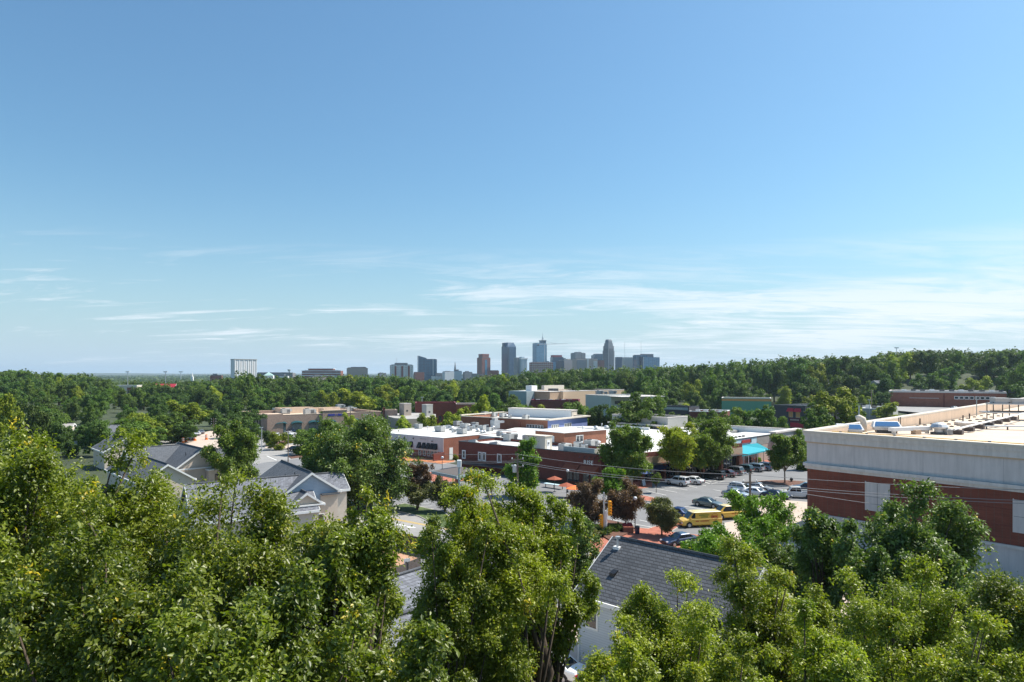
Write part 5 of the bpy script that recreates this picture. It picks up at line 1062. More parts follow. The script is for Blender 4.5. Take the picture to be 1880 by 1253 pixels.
# traffic signal
p = P(1113,986); t = thing('traffic_signal', 'white signal pole carrying two five lens yellow signal heads', 'traffic light', p)
MB().tube([(0,0,0),(0,0,3.4)],[.16,.13],12).build('pole', TRIM, t); MB().tube([(-.25,0,-.0),(-.3,0,5.75)],[.13,.1],12).build('pole', METAL, t)
def head(x, z, rzz, ny=5):
    m = MB(); m.box(-.2,-.14,0,.2,.14,ny*.38); o = m.build('signal_head', SIGNY, t, bevel=.03); o.location = (x,0,z); o.rotation_euler = (0,0,rzz)
    for k in range(ny):
        q = MB(); zc_ = .19+k*.38
        vs = [(.15*math.cos(math.pi*j/8), yy_, zc_+.15*math.sin(math.pi*j/8)) for yy_ in (-.14,-.40) for j in range(9)]
        q.add(vs, [(j,j+1,10+j,9+j) for j in range(8)]); q.build('visor', SIGNY, o); q = MB(); q.tube([(0,-.13,zc_),(0,-.15,zc_)],.13,12); q.build('lens', (GLT,SIGNY,REDL,GLT,SIGNY)[k] if k in (2,) else BLACKP, o)
head(.45, 2.75, .55); head(-.62, 1.0, -.9)
for z in (3.0, 4.4): MB().tube([(-.3,0,z),(.45,0,z)],.04,6).build('bracket', METAL, t)
MB().tube([(-.3,0,2.6),(-.62,0,2.6)],.04,6).build('bracket', METAL, t); bx('push_button', BLACKP, t, .16,-.1,1.3,.36,.1,1.75); bx('orange_reflector', CONE, t, -.5,-.12,0,-.38,.12,.95)
# utility poles and wires
def upole(x, y, h, lab, arms=(0.9,), r=.16, extra=True):
    t = thing('utility_pole', lab, 'utility pole', (x,y,0)); MB().tube([(0,0,0),(0,0,h)],[r,r*.7],10).build('pole', WOOD, t)
    for a_ in arms: bx('crossarm', WOOD, t, -.9,-.06,h-a_,.9,.06,h-a_+.12); [MB().lathe(s*.75,0,[(.06,h-a_+.12),(.07,h-a_+.3),(.02,h-a_+.34)],8).build('insulator', LAMPW, t) for s in (-1,1)]
    return t
def pole_px(px, top, Y): return (px-CX)*Y/F, Y, HC-(top-CY)*Y/F
A = pole_px(1377,869,78); t = upole(*A, 'weathered utility pole standing before the parking lot right of the yellow vans', (1.1,)); MB().tube([(0,0,A[2]-.2),(-.5,0,A[2]+.05),(-.8,0,A[2]-.05)],.06,6).build('lamp_arm', METAL, t)
B_ = pole_px(950,833,95); t = upole(*B_, 'utility pole with transformer gear beside the bright green tree', (.9,1.9)); MB().lathe(-.4,-.2,[(.25,B_[2]-2.6),(.28,B_[2]-2.5),(.28,B_[2]-1.6),(.1,B_[2]-1.5)],12).build('transformer', METAL, t); MB().tube([(0,0,B_[2]-4.2),(-1.8,0,B_[2]-3.8)],.05,6).build('lamp_arm', METAL, t)
C_ = (66.0,60.0,10.5); upole(*C_, 'utility pole out of view to the right') if False else None
D_ = pole_px(660,828,120)
t = upole(*pole_px(529,790,164), 'thin dark utility pole before the tan arched store', (.5,), .13)
t = upole(*pole_px(392,768,232), 'utility pole with many crossarms at the bend of the far street', (.5,1.3,2.1), .16)
t = upole(*pole_px(1600,716,330), 'dark utility pole with crossarms beside the far brick store', (.5,1.5), .2)
def wire(p0, p1, sag, lab, r=.028):
    p0 = Vector(p0); p1 = Vector(p1); pts = [p0.lerp(p1,i/16)+Vector((0,0,-sag*4*(i/16)*(1-i/16))) for i in range(17)]
    o = MB().tube([q-p0 for q in pts], r, 5).build('overhead_wire', WIRE); o.location = p0; tag(o, lab, 'wire', 'overhead wires')
for i, (dz, sg) in enumerate(((.0,.5),(-.95,.6),(-1.15,.7))):
    lv_ = ('highest','middle','lowest')[i]+' thin pale wire '
    wire((B_[0],B_[1],B_[2]+dz-.1),(A[0],A[1],A[2]+dz-.2),sg,lv_+'strung from the transformer pole over the car park'); wire((A[0],A[1],A[2]+dz-.2),(C_[0],C_[1],C_[2]+dz),sg,lv_+'crossing in front of the big store bricks'); wire((D_[0]-8,D_[1]+14,D_[2]+dz-.3),(B_[0],B_[1],B_[2]+dz-.1),sg+.2,lv_+'left of the transformer pole before the brick shops')
wire((A[0],A[1],A[2]-1.4),(C_[0]+4,C_[1]+6,4.6),.5,'thin sloping wire dropping across the big store wall below the others')
# light column with white head
x,y,z = pole_px(843,845,72); t = thing('light_column', 'tall green steel column with a white box head before the canopy', 'light pole', (x,y,0)); MB().tube([(0,0,0),(0,0,z-.74)],[.16,.12],10).build('column', GRYB, t); bx('head', WHITE, t, -.22,-.22,z-.75,.22,.22,z,bevel=.04)
x,y,z = pole_px(480.5,786,185); t = thing('light_column', 'grey steel lamp column left of the tan arched store front', 'light pole', (x,y,0)); MB().tube([(0,0,0),(0,0,z)],.12,8).build('column', METAL, t); bx('head', METAL, t, -.6,-.2,z,.3,.2,z+.2)
for px, top, Y, lab in ((643,747,235,'dark lamp column before the sign of the arched store'),(671,762,225,'pale lamp column before the right windows of the arched store'),(775,730,300,'grey lamp column rising behind the taupe tower'),(1596,735,300,'grey pole behind the big store parapet')):
    x,y,z = pole_px(px,top,Y); t = thing('light_column', lab, 'light pole', (x,y,0)); MB().tube([(0,0,0),(0,0,z)],.12,8).build('column', METALD if px in (643,) else METAL, t); bx('head', METAL, t, -.7,-.25,z,.7,.25,z+.2)
# drive-through canopy
cc = [P(791.7,865,3.3),P(838.5,874.5,3.3),P(889.6,865,3.3),P(846,857,3.3)]; o0 = cc[0]
t = thing('drive_through_canopy', 'dark flat drive through canopy on brick piers', 'canopy', (o0.x,o0.y,0)); q = [(c_.x-o0.x,c_.y-o0.y) for c_ in cc]; ctr = (sum(a_[0] for a_ in q)/4, sum(a_[1] for a_ in q)/4)
MB().prism(q,2.75,3.28).build('fascia', GRYB, t); MB().prism([(ctr[0]+(a_[0]-ctr[0])*.94,ctr[1]+(a_[1]-ctr[1])*.94) for a_ in q],3.283,3.33).build('roof', plain('bitumen',(0.10,0.085,0.08),.95), t)
for f_ in ((.72,0),(.72,1),(.72,2)):
    a_ = q[f_[1]]; x_, y_ = ctr[0]+(a_[0]-ctr[0])*f_[0], ctr[1]+(a_[1]-ctr[1])*f_[0]; bx('pier', BRICK, t, x_-.35,y_-.35,0,x_+.35,y_+.35,2.747)
# umbrellas on the terrace
def parasol(px, py, z, lab, r=1.5, mat=ORGC):
    p = P(px, py, z); t = thing('parasol', lab, 'umbrella', (p.x,p.y,0)); m = MB(); n = 8
    m.add([(0,0,z)]+[(r*math.cos(2*math.pi*k/n),r*math.sin(2*math.pi*k/n),z-.55) for k in range(n)],[(0,1+k,1+(k+1)%n) for k in range(n)]); m.build('canopy', mat, t); MB().tube([(0,0,0),(0,0,z+.1)],.04,6).build('pole', METALD, t); MB().lathe(0,0,[(.3,0),(.3,.1)],10).build('base', METALD, t)
parasol(1055,891,2.7,'orange parasol on the terrace beside the lamp post'); parasol(1018,874,2.9,'rust coloured parasol by the brick wall, left on the terrace',1.4,RUSTC); parasol(1040,886,2.6,'rust coloured parasol behind the orange one',1.5,RUSTC); parasol(1159,864,2.9,'orange parasol under the big street tree',1.3)
parasol(1182,863,3.0,'navy parasol before the corner shop',1.6,NAVYC)
# terrace things, planter, bin, benches, barrels
p = P(1152,980); t = thing('brick_planter', 'dark brick planter pier with red plants at the corner', 'planter', p); bx('box', BRICK, t, -.6,-.5,0,.7,.5,.95); m = MB(); [m.add([(a_-.12,b_,1.0),(a_+.12,b_,1.0),(a_,b_+.1,1.45)],[(0,1,2)]) for a_,b_ in [(rnd.uniform(-.6,.6),rnd.uniform(-.4,.4)) for _ in range(60)]]; m.build('plants', MAROON, t)
p = P(1170,982); t = thing('litter_bin', 'round navy litter bin at the foot of the lamp post', 'bin', p); MB().lathe(0,0,[(.26,0),(.3,.1),(.32,.9),(.34,.95)],14).build('drum', PCOL['navy'], t); MB().lathe(0,0,[(.35,.95),(.3,1.1),(.1,1.16)],14).build('lid', METALD, t)
p = P(1453,886); t = thing('hydrant', 'small dark hydrant in the mulch bed near the tree', 'hydrant', p); MB().lathe(0,0,[(.22,0),(.2,.6),(.28,.65),(.25,.85),(.08,1.0)],10).build('barrel', BLACKP, t); MB().tube([(-.32,0,.55),(.32,0,.55)],.1,8).build('outlet', BLACKP, t)
p = P(1181,893); t = thing('sandwich_board', 'grey folding board sign on the brick pavement by the shops', 'sign', p, .6); m = MB(); m.add([(-.4,-.35,0),(.4,-.35,0),(.4,0,1.3),(-.4,0,1.3),(-.4,.35,0),(.4,.35,0)],[(0,1,2,3),(3,2,5,4)]); m.build('panel', METAL, t)
p = P(1157,896); t = thing('banner_panel', 'blue grey upright banner panel leaning at the shop corner', 'banner', p, .5); bx('cloth', GRYB, t, -.55,-.04,.1,.55,.04,4.0); bx('foot', METALD, t, -.6,-.3,0,.6,.3,.1)
for i,(px,py) in enumerate(((323,813),(341,811.5),(358,810),(379,808),(336,814))):
    p = P(px,py); t = thing('traffic_barrel', ('leftmost','third','fourth','rightmost','second')[i]+' orange and white barrel from the left on the far street', 'traffic barrel', p); s_ = 1.3
    MB().lathe(0,0,[(.4,0),(.4,.1),(.32,.12),(.3,.5),(.28,.9),(.26,1.3),(.1,1.35)],12).build('drum', CONE, t); MB().lathe(0,0,[(.32,.62),(.31,.82)],12).build('stripe', WHITE, t); MB().lathe(0,0,[(.30,1.0),(.29,1.15)],12).build('stripe', WHITE, t); t.scale = (s_,s_,s_)
p = P(1017,897); t = thing('terrace_table', 'pale blue cloth covered terrace tables by the brick wall', 'table', p, -.75); bx('top', LTBLUE, t, -2.2,-.5,.72,2.2,.5,.78); [bx('leg', METALD, t, s*2-.05,-.05,0,s*2+.05,.05,.72) for s in (-1,0,1)]
for i in range(4):
    a_ = P(1118+i*13, 906-i*3); t = thing('cafe_chair', 'small dark metal cafe chair on the shop corner terrace', 'chair', a_, i*1.2, 'cafe chairs at the shop corner'); bx('seat', METALD, t, -.22,-.22,.43,.22,.22,.47); bx('backrest', METALD, t, -.22,.19,.5,.22,.22,.9); [bx('leg', METALD, t, sx*.2-.015,sy*.2-.015,0,sx*.2+.015,sy*.2+.015,.43) for sx in (-1,1) for sy in (-1,1)]

# ================================================================ TREES
def leafmat(name, dark, light, yellow=(0.55,0.42,0.03), yf=0.02, trans=0.28, rough=0.42, spec=0.5, tvar=0.25):
    m, t, b = newmat(name); nt_ = t; out_ = t.nodes['Material Output']
    at = t.nodes.new('ShaderNodeAttribute'); at.attribute_name = 'lv'
    cr = t.nodes.new('ShaderNodeValToRGB'); cr.color_ramp.elements[0].color = (*dark,1); cr.color_ramp.elements[1].color = (*light,1); cr.color_ramp.elements[1].position = 0.93
    e = cr.color_ramp.elements.new(1-yf); e.color = (*light,1); e = cr.color_ramp.elements.new(min(1,1-yf+.004)); e.color = (*yellow,1)
    lk(t, at.outputs['Fac'], cr.inputs[0])
    oi = t.nodes.new('ShaderNodeObjectInfo'); hs_ = t.nodes.new('ShaderNodeHueSaturation')
    mh = t.nodes.new('ShaderNodeMapRange'); mh.inputs['To Min'].default_value = .5-.035*tvar*4*.5; mh.inputs['To Max'].default_value = .5+.02*tvar*4*.5; lk(t, oi.outputs['Random'], mh.inputs[0]); lk(t, mh.outputs[0], hs_.inputs['Hue'])
    ml = t.nodes.new('ShaderNodeMath'); ml.operation = 'MULTIPLY'; ml.inputs[1].default_value = 7.13; lk(t, oi.outputs['Random'], ml.inputs[0]); fr_ = t.nodes.new('ShaderNodeMath'); fr_.operation = 'FRACT'; lk(t, ml.outputs[0], fr_.inputs[0])
    mv_ = t.nodes.new('ShaderNodeMapRange'); mv_.inputs['To Min'].default_value = 1-tvar; mv_.inputs['To Max'].default_value = 1+tvar; lk(t, fr_.outputs[0], mv_.inputs[0]); lk(t, mv_.outputs[0], hs_.inputs['Value'])
    lk(t, cr.outputs[0], hs_.inputs['Color']); lk(t, hs_.outputs[0], b.inputs['Base Color']); b.inputs['Roughness'].default_value = rough; b.inputs['Specular IOR Level'].default_value = spec
    tr = t.nodes.new('ShaderNodeBsdfTranslucent'); br = t.nodes.new('ShaderNodeVectorMath'); br.operation = 'MULTIPLY'; br.inputs[1].default_value = (1.5,1.7,0.7); lk(t, hs_.outputs[0], br.inputs[0]); lk(t, br.outputs[0], tr.inputs[0])
    mxs = t.nodes.new('ShaderNodeMixShader'); mxs.inputs[0].default_value = trans; lk(t, b.outputs[0], mxs.inputs[1]); lk(t, tr.outputs[0], mxs.inputs[2]); lk(t, mxs.outputs[0], out_.inputs[0])
    return m
LF_DARK = leafmat('leaf_dark', (0.030,0.062,0.018), (0.118,0.19,0.036), yf=0.0, rough=.6, spec=.2)
LF_MID = leafmat('leaf_mid', (0.04,0.082,0.016), (0.145,0.225,0.034), yf=0.0, rough=.6, spec=.2)
LF_YEL = leafmat('leaf_yellow_green', (0.10,0.15,0.014), (0.30,0.34,0.028), yf=0.0, rough=.6, spec=.2)
LF_BRT = leafmat('leaf_bright', (0.055,0.125,0.012), (0.19,0.32,0.026), yf=0.0, tvar=.1, spec=.3)
LF_FG1 = leafmat('leaf_front_dark', (0.032,0.062,0.008), (0.26,0.30,0.028), yf=0.022, trans=.34, rough=.42, spec=.55, tvar=.10)
LF_FG2 = leafmat('leaf_front_yellow', (0.05,0.09,0.010), (0.36,0.40,0.03), yf=0.03, trans=.36, rough=.42, spec=.5, tvar=.10)
LF_FG3 = leafmat('leaf_front_green', (0.035,0.07,0.02), (0.175,0.245,0.05), yf=0.003, trans=.3, rough=.45, spec=.4, tvar=.06)
LF_ST = leafmat('leaf_street', (0.045,0.085,0.014), (0.22,0.30,0.038), yf=0.0, rough=.5, spec=.35, tvar=.12)
LF_RED = leafmat('leaf_crape', (0.07,0.04,0.03), (0.22,0.135,0.08), yellow=(0.42,0.04,0.08), yf=0.09, tvar=.08, spec=.3)
LF_OLV = leafmat('leaf_olive', (0.05,0.063,0.028), (0.19,0.195,0.065), yf=0.0, tvar=.1, spec=.3)
def np_mesh(name, verts, nper, tris, lv, mat):
    "verts (N*nper,3); tris index pattern per element"
    N_ = len(verts)//nper; pat = np.array(tris); k = pat.shape[1]
    faces = (pat[None]+ (np.arange(N_)*nper)[:,None,None]).reshape(-1,k)
    me = bpy.data.meshes.new(name); nf = len(faces)
    me.vertices.add(len(verts)); me.vertices.foreach_set('co', verts.astype(np.float32).ravel())
    me.loops.add(nf*k); me.loops.foreach_set('vertex_index', faces.astype(np.int32).ravel())
    me.polygons.add(nf); me.polygons.foreach_set('loop_start', np.arange(0,nf*k,k,dtype=np.int32)); me.polygons.foreach_set('loop_total', np.full(nf,k,dtype=np.int32))
    me.update(); a_ = me.attributes.new('lv','FLOAT','FACE'); a_.data.foreach_set('value', np.repeat(lv,len(pat)).astype(np.float32)); me.materials.append(mat); return me
def unitv(v): return v/np.maximum(np.linalg.norm(v,axis=-1,keepdims=True),1e-6)
def leaves(c, ax, nrm, l, w, fold=.25):
    s = unitv(np.cross(ax, nrm)); n = unitv(np.cross(s, ax)); l = l[:,None]; w = w[:,None]
    v = np.stack([c-ax*l*.5, c+s*w*.5+n*w*fold-ax*l*.05, c+ax*l*.5-n*l*.12, c-s*w*.5+n*w*fold-ax*l*.05],1)
    return v.reshape(-1,3)
def lobeset(rng, n, R_, H_, shape):
    "boughs reach from the stem to an uneven envelope; leaf clumps sit along them, larger near the stem"
    m_ = max(14, n//5); k_ = max(3, n//m_); u = (np.arange(m_)+.5)/m_; rng.shuffle(u); th = np.arange(m_)*2.4+rng.uniform(-.5,.5,m_)
    prof = dict(round=lambda u: np.sqrt(np.clip(1-((u-.45)/.60)**2,.06,1)), cone=lambda u: (1-u)**.7*.95+.06, vase=lambda u: np.sqrt(np.clip(1-((u-.62)/.60)**2,.05,1)),
        egg=lambda u: np.sqrt(np.clip(1-((u-.36)/.68)**2,.04,1)), column=lambda u: .75*np.sqrt(np.clip(1-(2*u-1)**4,.05,1)))[shape](u)
    a0 = rng.uniform(0,6.28); rt = prof*R_*rng.uniform(.62,1.12,m_)*(1+.18*np.sin(2*th+a0)); zt = H_*(.06+.94*u)*rng.uniform(.92,1.06,m_)
    tip = np.stack([rt*np.cos(th), rt*np.sin(th), zt],1); st = np.stack([0*zt, 0*zt, zt*.45],1); C_ = []; S_ = []
    for j in range(k_):
        t = np.full(m_,.97) if j == 0 else rng.uniform(.35,.95,m_)
        C_.append(st+(tip-st)*t[:,None]+rng.normal(size=(m_,3))*R_*.13*np.array([1,1,.7])*(0.4 if j == 0 else 1)); S_.append(R_*(.33-.17*t)*rng.uniform(.75,1.3,m_))
    nf = max(5, n//7); uf = rng.uniform(.15,.80,nf); tf = rng.uniform(0,6.28,nf); rf_ = R_*rng.uniform(.1,.5,nf)
    C_.append(np.stack([rf_*np.cos(tf), rf_*np.sin(tf), H_*uf],1)); S_.append(R_*rng.uniform(.26,.38,nf))
    return np.concatenate(C_), np.concatenate(S_)
def fit(p, R_, H_):
    z0, z1 = np.quantile(p[...,2], (.003,.9992)); p[...,2] = (p[...,2]-z0)/(z1-z0)*H_
    r_ = np.quantile(np.hypot(p[...,0],p[...,1]), .985); p[...,:2] *= R_/r_; return z0, H_/(z1-z0), R_/r_
def crown_far(name, seed, mat, shape='round', n=46, q=5200, qs=.075, H_=1.7):
    rng = np.random.default_rng(seed); c, s = lobeset(rng, n, 1.0, H_, shape); n = len(s); s = s*1.15
    idx = rng.choice(n, q, p=(s**2/np.sum(s**2))); d = unitv(rng.normal(size=(q,3))); d[:,2] = np.abs(d[:,2])*1.0-0.25*(rng.random(q)<.35)*2
    d = unitv(d); r_ = s[idx]*(rng.random(q)**.3)*rng.uniform(.85,1.12,q); r_ *= 1+.25*np.sin(d[:,0]*7+idx)*np.cos(d[:,1]*6)
    p = c[idx]+d*r_[:,None]*np.array([1,1,.85])
    fit(p, 1.0, 1.7)
    nrm = unitv(d+rng.normal(size=(q,3))*.55+np.array([0,0,.35])); ax = unitv(np.cross(nrm, rng.normal(size=(q,3)))); l = qs*rng.uniform(.6,1.4,q)
    lob = rng.random(n)[idx]; lv = np.clip(.45*lob+.55*rng.random(q),0,.92)
    return np_mesh(name, leaves(p,ax,nrm,l,l*.8,.1), 4, [(0,1,2,3)], lv, mat)
def crown_near(name, seed, mat, R_, H_, shape='round', n=60, shoots=2600, lp=16, ll=.11, spread=1.0, droop=.3):
    rng = np.random.default_rng(seed); c, s = lobeset(rng, n, R_, H_, shape); n = len(s)
    idx = rng.choice(n, shoots, p=(s**2/np.sum(s**2))); d = unitv(rng.normal(size=(shoots,3))+np.array([0,0,.25])); out_ = unitv(c[idx]-np.array([0,0,H_*.35])); d = unitv(d+out_*.55)
    L = s[idx]*rng.uniform(.75,1.25,shoots)*spread; long_ = rng.random(shoots)<.10; L = np.where(long_, L*1.4, L)
    t_ = rng.uniform(.35,1.0,(shoots,lp)); b_ = c[idx]
    pos = b_[:,None]+d[:,None]*(L[:,None]*t_)[...,None]; pos[...,2] -= droop*(t_**2)*L[:,None]*.5
    pos += rng.normal(size=pos.shape)*ll*.75
    f0, f1, f2 = fit(pos, R_, H_); c = (c-np.array([0,0,f0]))*np.array([f2,f2,f1])
    side = rng.normal(size=pos.shape); ax = unitv(d[:,None]*.7+side*.7+np.array([0,0,-.45])); nrm = unitv(np.array([0,0,1.0])+rng.normal(size=pos.shape)*.55+d[:,None]*.3)
    N_ = shoots*lp; l = ll*rng.uniform(.6,1.25,N_)*np.repeat(rng.uniform(.7,1.3,shoots),lp); sv = np.repeat(rng.random(shoots),lp); lob = np.repeat(rng.random(n)[idx],lp)
    lv = np.clip(.33*lob+.27*sv+.40*rng.random(N_),0,.94); yel = np.repeat(rng.random(shoots)<.006,lp)|(rng.random(N_)<.004); lv = np.where(yel, 1.0, lv)
    return np_mesh(name, leaves(pos.reshape(-1,3),ax.reshape(-1,3),nrm.reshape(-1,3),l,l*.55,.22), 4, [(0,1,2),(0,2,3)], lv, mat), c
def trunk_mesh(name, h, r, lobes, H0, mat, n=9, seed=0, bend=.0):
    rs = random.Random(seed); m = MB(); f = (rs.uniform(-.2,.2)+bend, rs.uniform(-.2,.2))
    ax_ = [(0,0,-.3),(f[0]*h*.12,f[1]*h*.1,h*.35),(f[0]*h*.3,f[1]*h*.2,h*.7),(f[0]*h*.2,0,h)]
    m.tube(ax_, [r*1.25,r,r*.75,r*.3], 8)
    pick = list(lobes)
    for c_ in pick[:n*2+8]:
        a_ = Vector(ax_[1]).lerp(Vector(ax_[2]), rs.uniform(0,1)); b_ = Vector((c_[0],c_[1],c_[2]+H0)); mid = a_.lerp(b_,.5)+Vector((0,0,rs.uniform(-.1,.12)*(b_-a_).length))
        m.tube([a_,mid,b_],[r*.5,r*.3,r*.07],5)
    o = m.build(name, mat, smooth=True); me = o.data; bpy.data.objects.remove(o); return me
def obj(name, me, parent=None):
    o = bpy.data.objects.new(name, me); COL.objects.link(o)
    if parent: o.parent = parent; KIDS.setdefault(parent.name,[]).append(o)
    return o
# --- foreground trees: (px, Y, top py, radius, crown height, material, shape, label, kwargs)
def front_tree(px, Y, top, R_, H_, mat, lab, shape='round', seed=1, n=70, shoots=2600, lp=16, ll=.11, bark=BARK, tr=.2, droop=.3, name='tree', bend=0, spread=1.0, nb=10):
    x, _, z = (px-CX)*Y/F, Y, HC-(top-CY)*Y/F
    z0 = z-H_; t = thing(name, lab, 'tree', (x,Y,0))
    me, c = crown_near('crown', seed, mat, R_, H_, shape, n, shoots, lp, ll, spread, droop); o = obj('crown', me, t); o.location = (0,0,z0)
    obj('trunk', trunk_mesh('trunk', z0+H_*.5, tr, c, z0, bark, nb, seed, bend), t); return t
front_tree(30,20,798,4.3,9.0,LF_FG1,'large leafy tree filling the lower left corner, tallest crown at left','round',1,110,5000,20,.125,tr=.28,nb=22)
front_tree(315,20,872,3.6,8.0,LF_FG1,'dark leafy tree below the slate grey roofs at left','round',2,90,4000,20,.125,tr=.24,nb=18)
front_tree(120,22,802,2.3,8.5,LF_FG1,'leafy tree behind the tallest left crown','round',51,60,2300,20,.125,tr=.2,nb=12)
front_tree(-60,18,818,3.6,8.5,LF_FG1,'leafy tree cut by the left edge of the photo','round',54,80,3600,20,.125,tr=.2,nb=12)
front_tree(210,14.5,985,3.4,7.0,LF_FG1,'nearest leafy tree at the bottom left with yellow leaves','round',9,80,3700,20,.125,tr=.2,nb=16)
front_tree(562,19,918,3.2,8.0,LF_FG1,'leafy tree before the broad speckled roof','round',3,80,3500,20,.125,tr=.22,nb=14)
front_tree(622,18,912,2.35,7.5,LF_FG1,'leafy tree top rising before the tan porch wall','round',55,60,2100,20,.118,tr=.16,nb=12)
front_tree(640,17,945,1.35,2.9,LF_FG1,'narrow leafy tree left of the wooden fence','round',4,46,1600,20,.115,tr=.15)
front_tree(690,13.5,1138,2.15,6.0,LF_FG1,'low leafy tree at the bottom beside the centre tree','round',5,60,2700,20,.115,tr=.15)
front_tree(480,13,1060,2.6,6.0,LF_FG1,'dark leafy tree at the bottom between its two neighbours','round',12,70,3000,20,.115,tr=.15)
front_tree(898,27,862,3.35,8.6,LF_FG2,'big yellow green tree with leaning trunk at the centre','egg',6,150,8600,20,.118,tr=.26,droop=.6,bend=.5,nb=18)
front_tree(992,29,898,2.15,6.8,LF_FG2,'yellow green tree forming the right shoulder of the centre tree','egg',52,80,4600,18,.125,tr=.14)
front_tree(838,25,950,1.7,8.0,LF_FG1,'darker tree pressed against the left of the centre tree','round',16,60,3000,18,.12,tr=.15)
front_tree(1255,25,1068,3.0,7.5,LF_FG2,'yellow green tree overlapping the charcoal roof','round',7,90,5600,18,.11,tr=.2,nb=14)
front_tree(1410,31,988,3.4,9.5,LF_FG2,'tall yellow green tree right of the charcoal roof','round',8,100,7000,18,.125,tr=.22,nb=14)
front_tree(1640,26,1022,3.9,8.5,LF_FG2,'broad yellow green tree at the lower right','round',10,110,8600,18,.115,tr=.24,nb=14)
front_tree(1865,26,1050,2.9,8.0,LF_FG1,'tree at the right edge of the photo below the white wall','round',11,80,5000,18,.115,tr=.2)
front_tree(1505,20,1130,2.4,6.5,LF_FG2,'yellowish low tree at the bottom right centre','round',13,70,4200,18,.105,tr=.16)
front_tree(1740,20,1125,2.3,6.0,LF_FG2,'low tree at the bottom right below the broad one','round',14,70,4000,18,.105,tr=.16)
front_tree(1140,20,1168,1.9,5.0,LF_FG2,'small tree at the bottom under the white wall window','round',15,50,2400,18,.10,tr=.14)
front_tree(1330,19,1170,2.2,5.5,LF_FG2,'low olive green tree at the bottom before the charcoal roof','round',17,60,3400,18,.105,tr=.14)
front_tree(1700,43,882,4.9,9.5,LF_FG3,'dark green tree standing against the big store wall','egg',18,90,3600,15,.26,tr=.3,nb=16)
front_tree(1510,46,935,3.1,8.5,LF_FG3,'dark green tree at the brick corner of the big store','round',19,60,2300,15,.25,tr=.2)
front_tree(1600,40,965,2.7,8.0,LF_FG3,'dark green tree between the two dark trees by the store','round',20,60,2200,15,.25,tr=.2)
front_tree(1402,66,905,3.1,5.6,LF_BRT,'airy light green tree before the white pickup','vase',21,40,1300,14,.26,tr=.12,bark=BARKL)
front_tree(1395,60,950,3.3,6.5,LF_BRT,'bright green tree right of the yellow van','round',22,60,2200,14,.26,tr=.15)
front_tree(1300,62,967,2.9,5.4,LF_BRT,'bright green bushy tree hiding the lower half of the yellow van','round',23,56,1900,14,.26,tr=.13)
front_tree(1340,56,985,3.2,6.0,LF_BRT,'green tree over the far end of the charcoal ridge','round',24,60,1900,14,.25,tr=.15)
front_tree(1450,56,1000,3.0,6.5,LF_FG3,'green tree below the airy light green tree','round',42,60,1900,14,.25,tr=.15)
front_tree(1060,60,952,1.9,9.0,LF_FG3,'dark green tree beside the signal pole behind the centre tree','column',25,50,1700,14,.24,tr=.15)
front_tree(1045,72,985,3.0,6.5,LF_MID,'green tree at the street corner left of the charcoal roof','round',26,50,1500,14,.28,tr=.15)
front_tree(655,106,766,8.3,13.6,LF_FG3,'huge dark round tree left of the white walled shop','round',27,150,7000,14,.42,tr=.4)
front_tree(595,112,800,4.2,9,LF_ST,'green tree on the left shoulder of the huge dark tree','round',43,60,2200,14,.40,tr=.25)
front_tree(430,126,776,5.1,10.5,LF_ST,'round green tree right of the tan gabled house','round',28,90,3600,14,.42,tr=.3)
front_tree(768,106.5,850,2.6,5.6,LF_RED,'small crape myrtle with brown red crown on the grass verge','vase',29,40,1500,12,.26,tr=.14)
front_tree(766,105,882,2.5,3.6,LF_OLV,'olive green small tree with forked trunk on the verge','vase',44,40,1300,12,.26,tr=.16)
front_tree(817,104,876,3.0,4.6,LF_OLV,'wide olive shrub tree right of the forked tree','round',30,50,1700,12,.26,tr=.15)
front_tree(961,117,806,3.7,9.0,LF_BRT,'fresh bright green tree against the dark brick wall','cone',31,60,2600,14,.33,tr=.15)
front_tree(1078,96,878,3.4,6.2,LF_RED,'dark purple brown crape myrtle behind the signal','round',32,60,2400,12,.26,tr=.15)
front_tree(1149,93.5,882,2.8,5.2,LF_RED,'purple brown crape myrtle with several thin stems','vase',33,50,1900,12,.26,tr=.09,nb=14)
front_tree(1215,88.6,916,2.35,3.9,LF_OLV,'small round green tree on the brick pavement left of the yellow van','round',34,60,2600,12,.22,tr=.1)
front_tree(1121,110,858,2.7,4.6,LF_BRT,'bright green bushy tree at the corner terrace','round',35,50,1900,12,.3,tr=.12)
front_tree(1150,127,779,4.5,9.4,LF_ST,'leafy street tree before the orange brick upper storey','round',36,80,3600,13,.4,tr=.2)
front_tree(1243,133,779,4.3,8.2,LF_YEL,'yellowish street tree in the middle of the shop front','vase',37,60,2200,13,.42,tr=.2)
front_tree(1285,137,790,3.2,7.2,LF_ST,'slender street tree between the two larger ones','vase',38,44,1500,13,.4,tr=.18)
front_tree(1308,141,769,4.5,9.6,LF_ST,'tall dark street tree left of the teal awning','round',39,80,3600,13,.42,tr=.22)
front_tree(1441,131.6,799,3.15,6.6,LF_ST,'round tree with bare forked trunk in the mulch bed','round',40,64,2700,13,.36,tr=.13,bark=BARKL)
front_tree(1474,150,824,2.0,6.0,LF_ST,'small tree between the mulch bed and the store corner','round',41,40,1400,13,.38,tr=.12)
front_tree(1205,121,868,0.9,2.0,LF_MID,'small leafy planter tree beside the shop corner','round',45,16,300,10,.24,tr=.05)
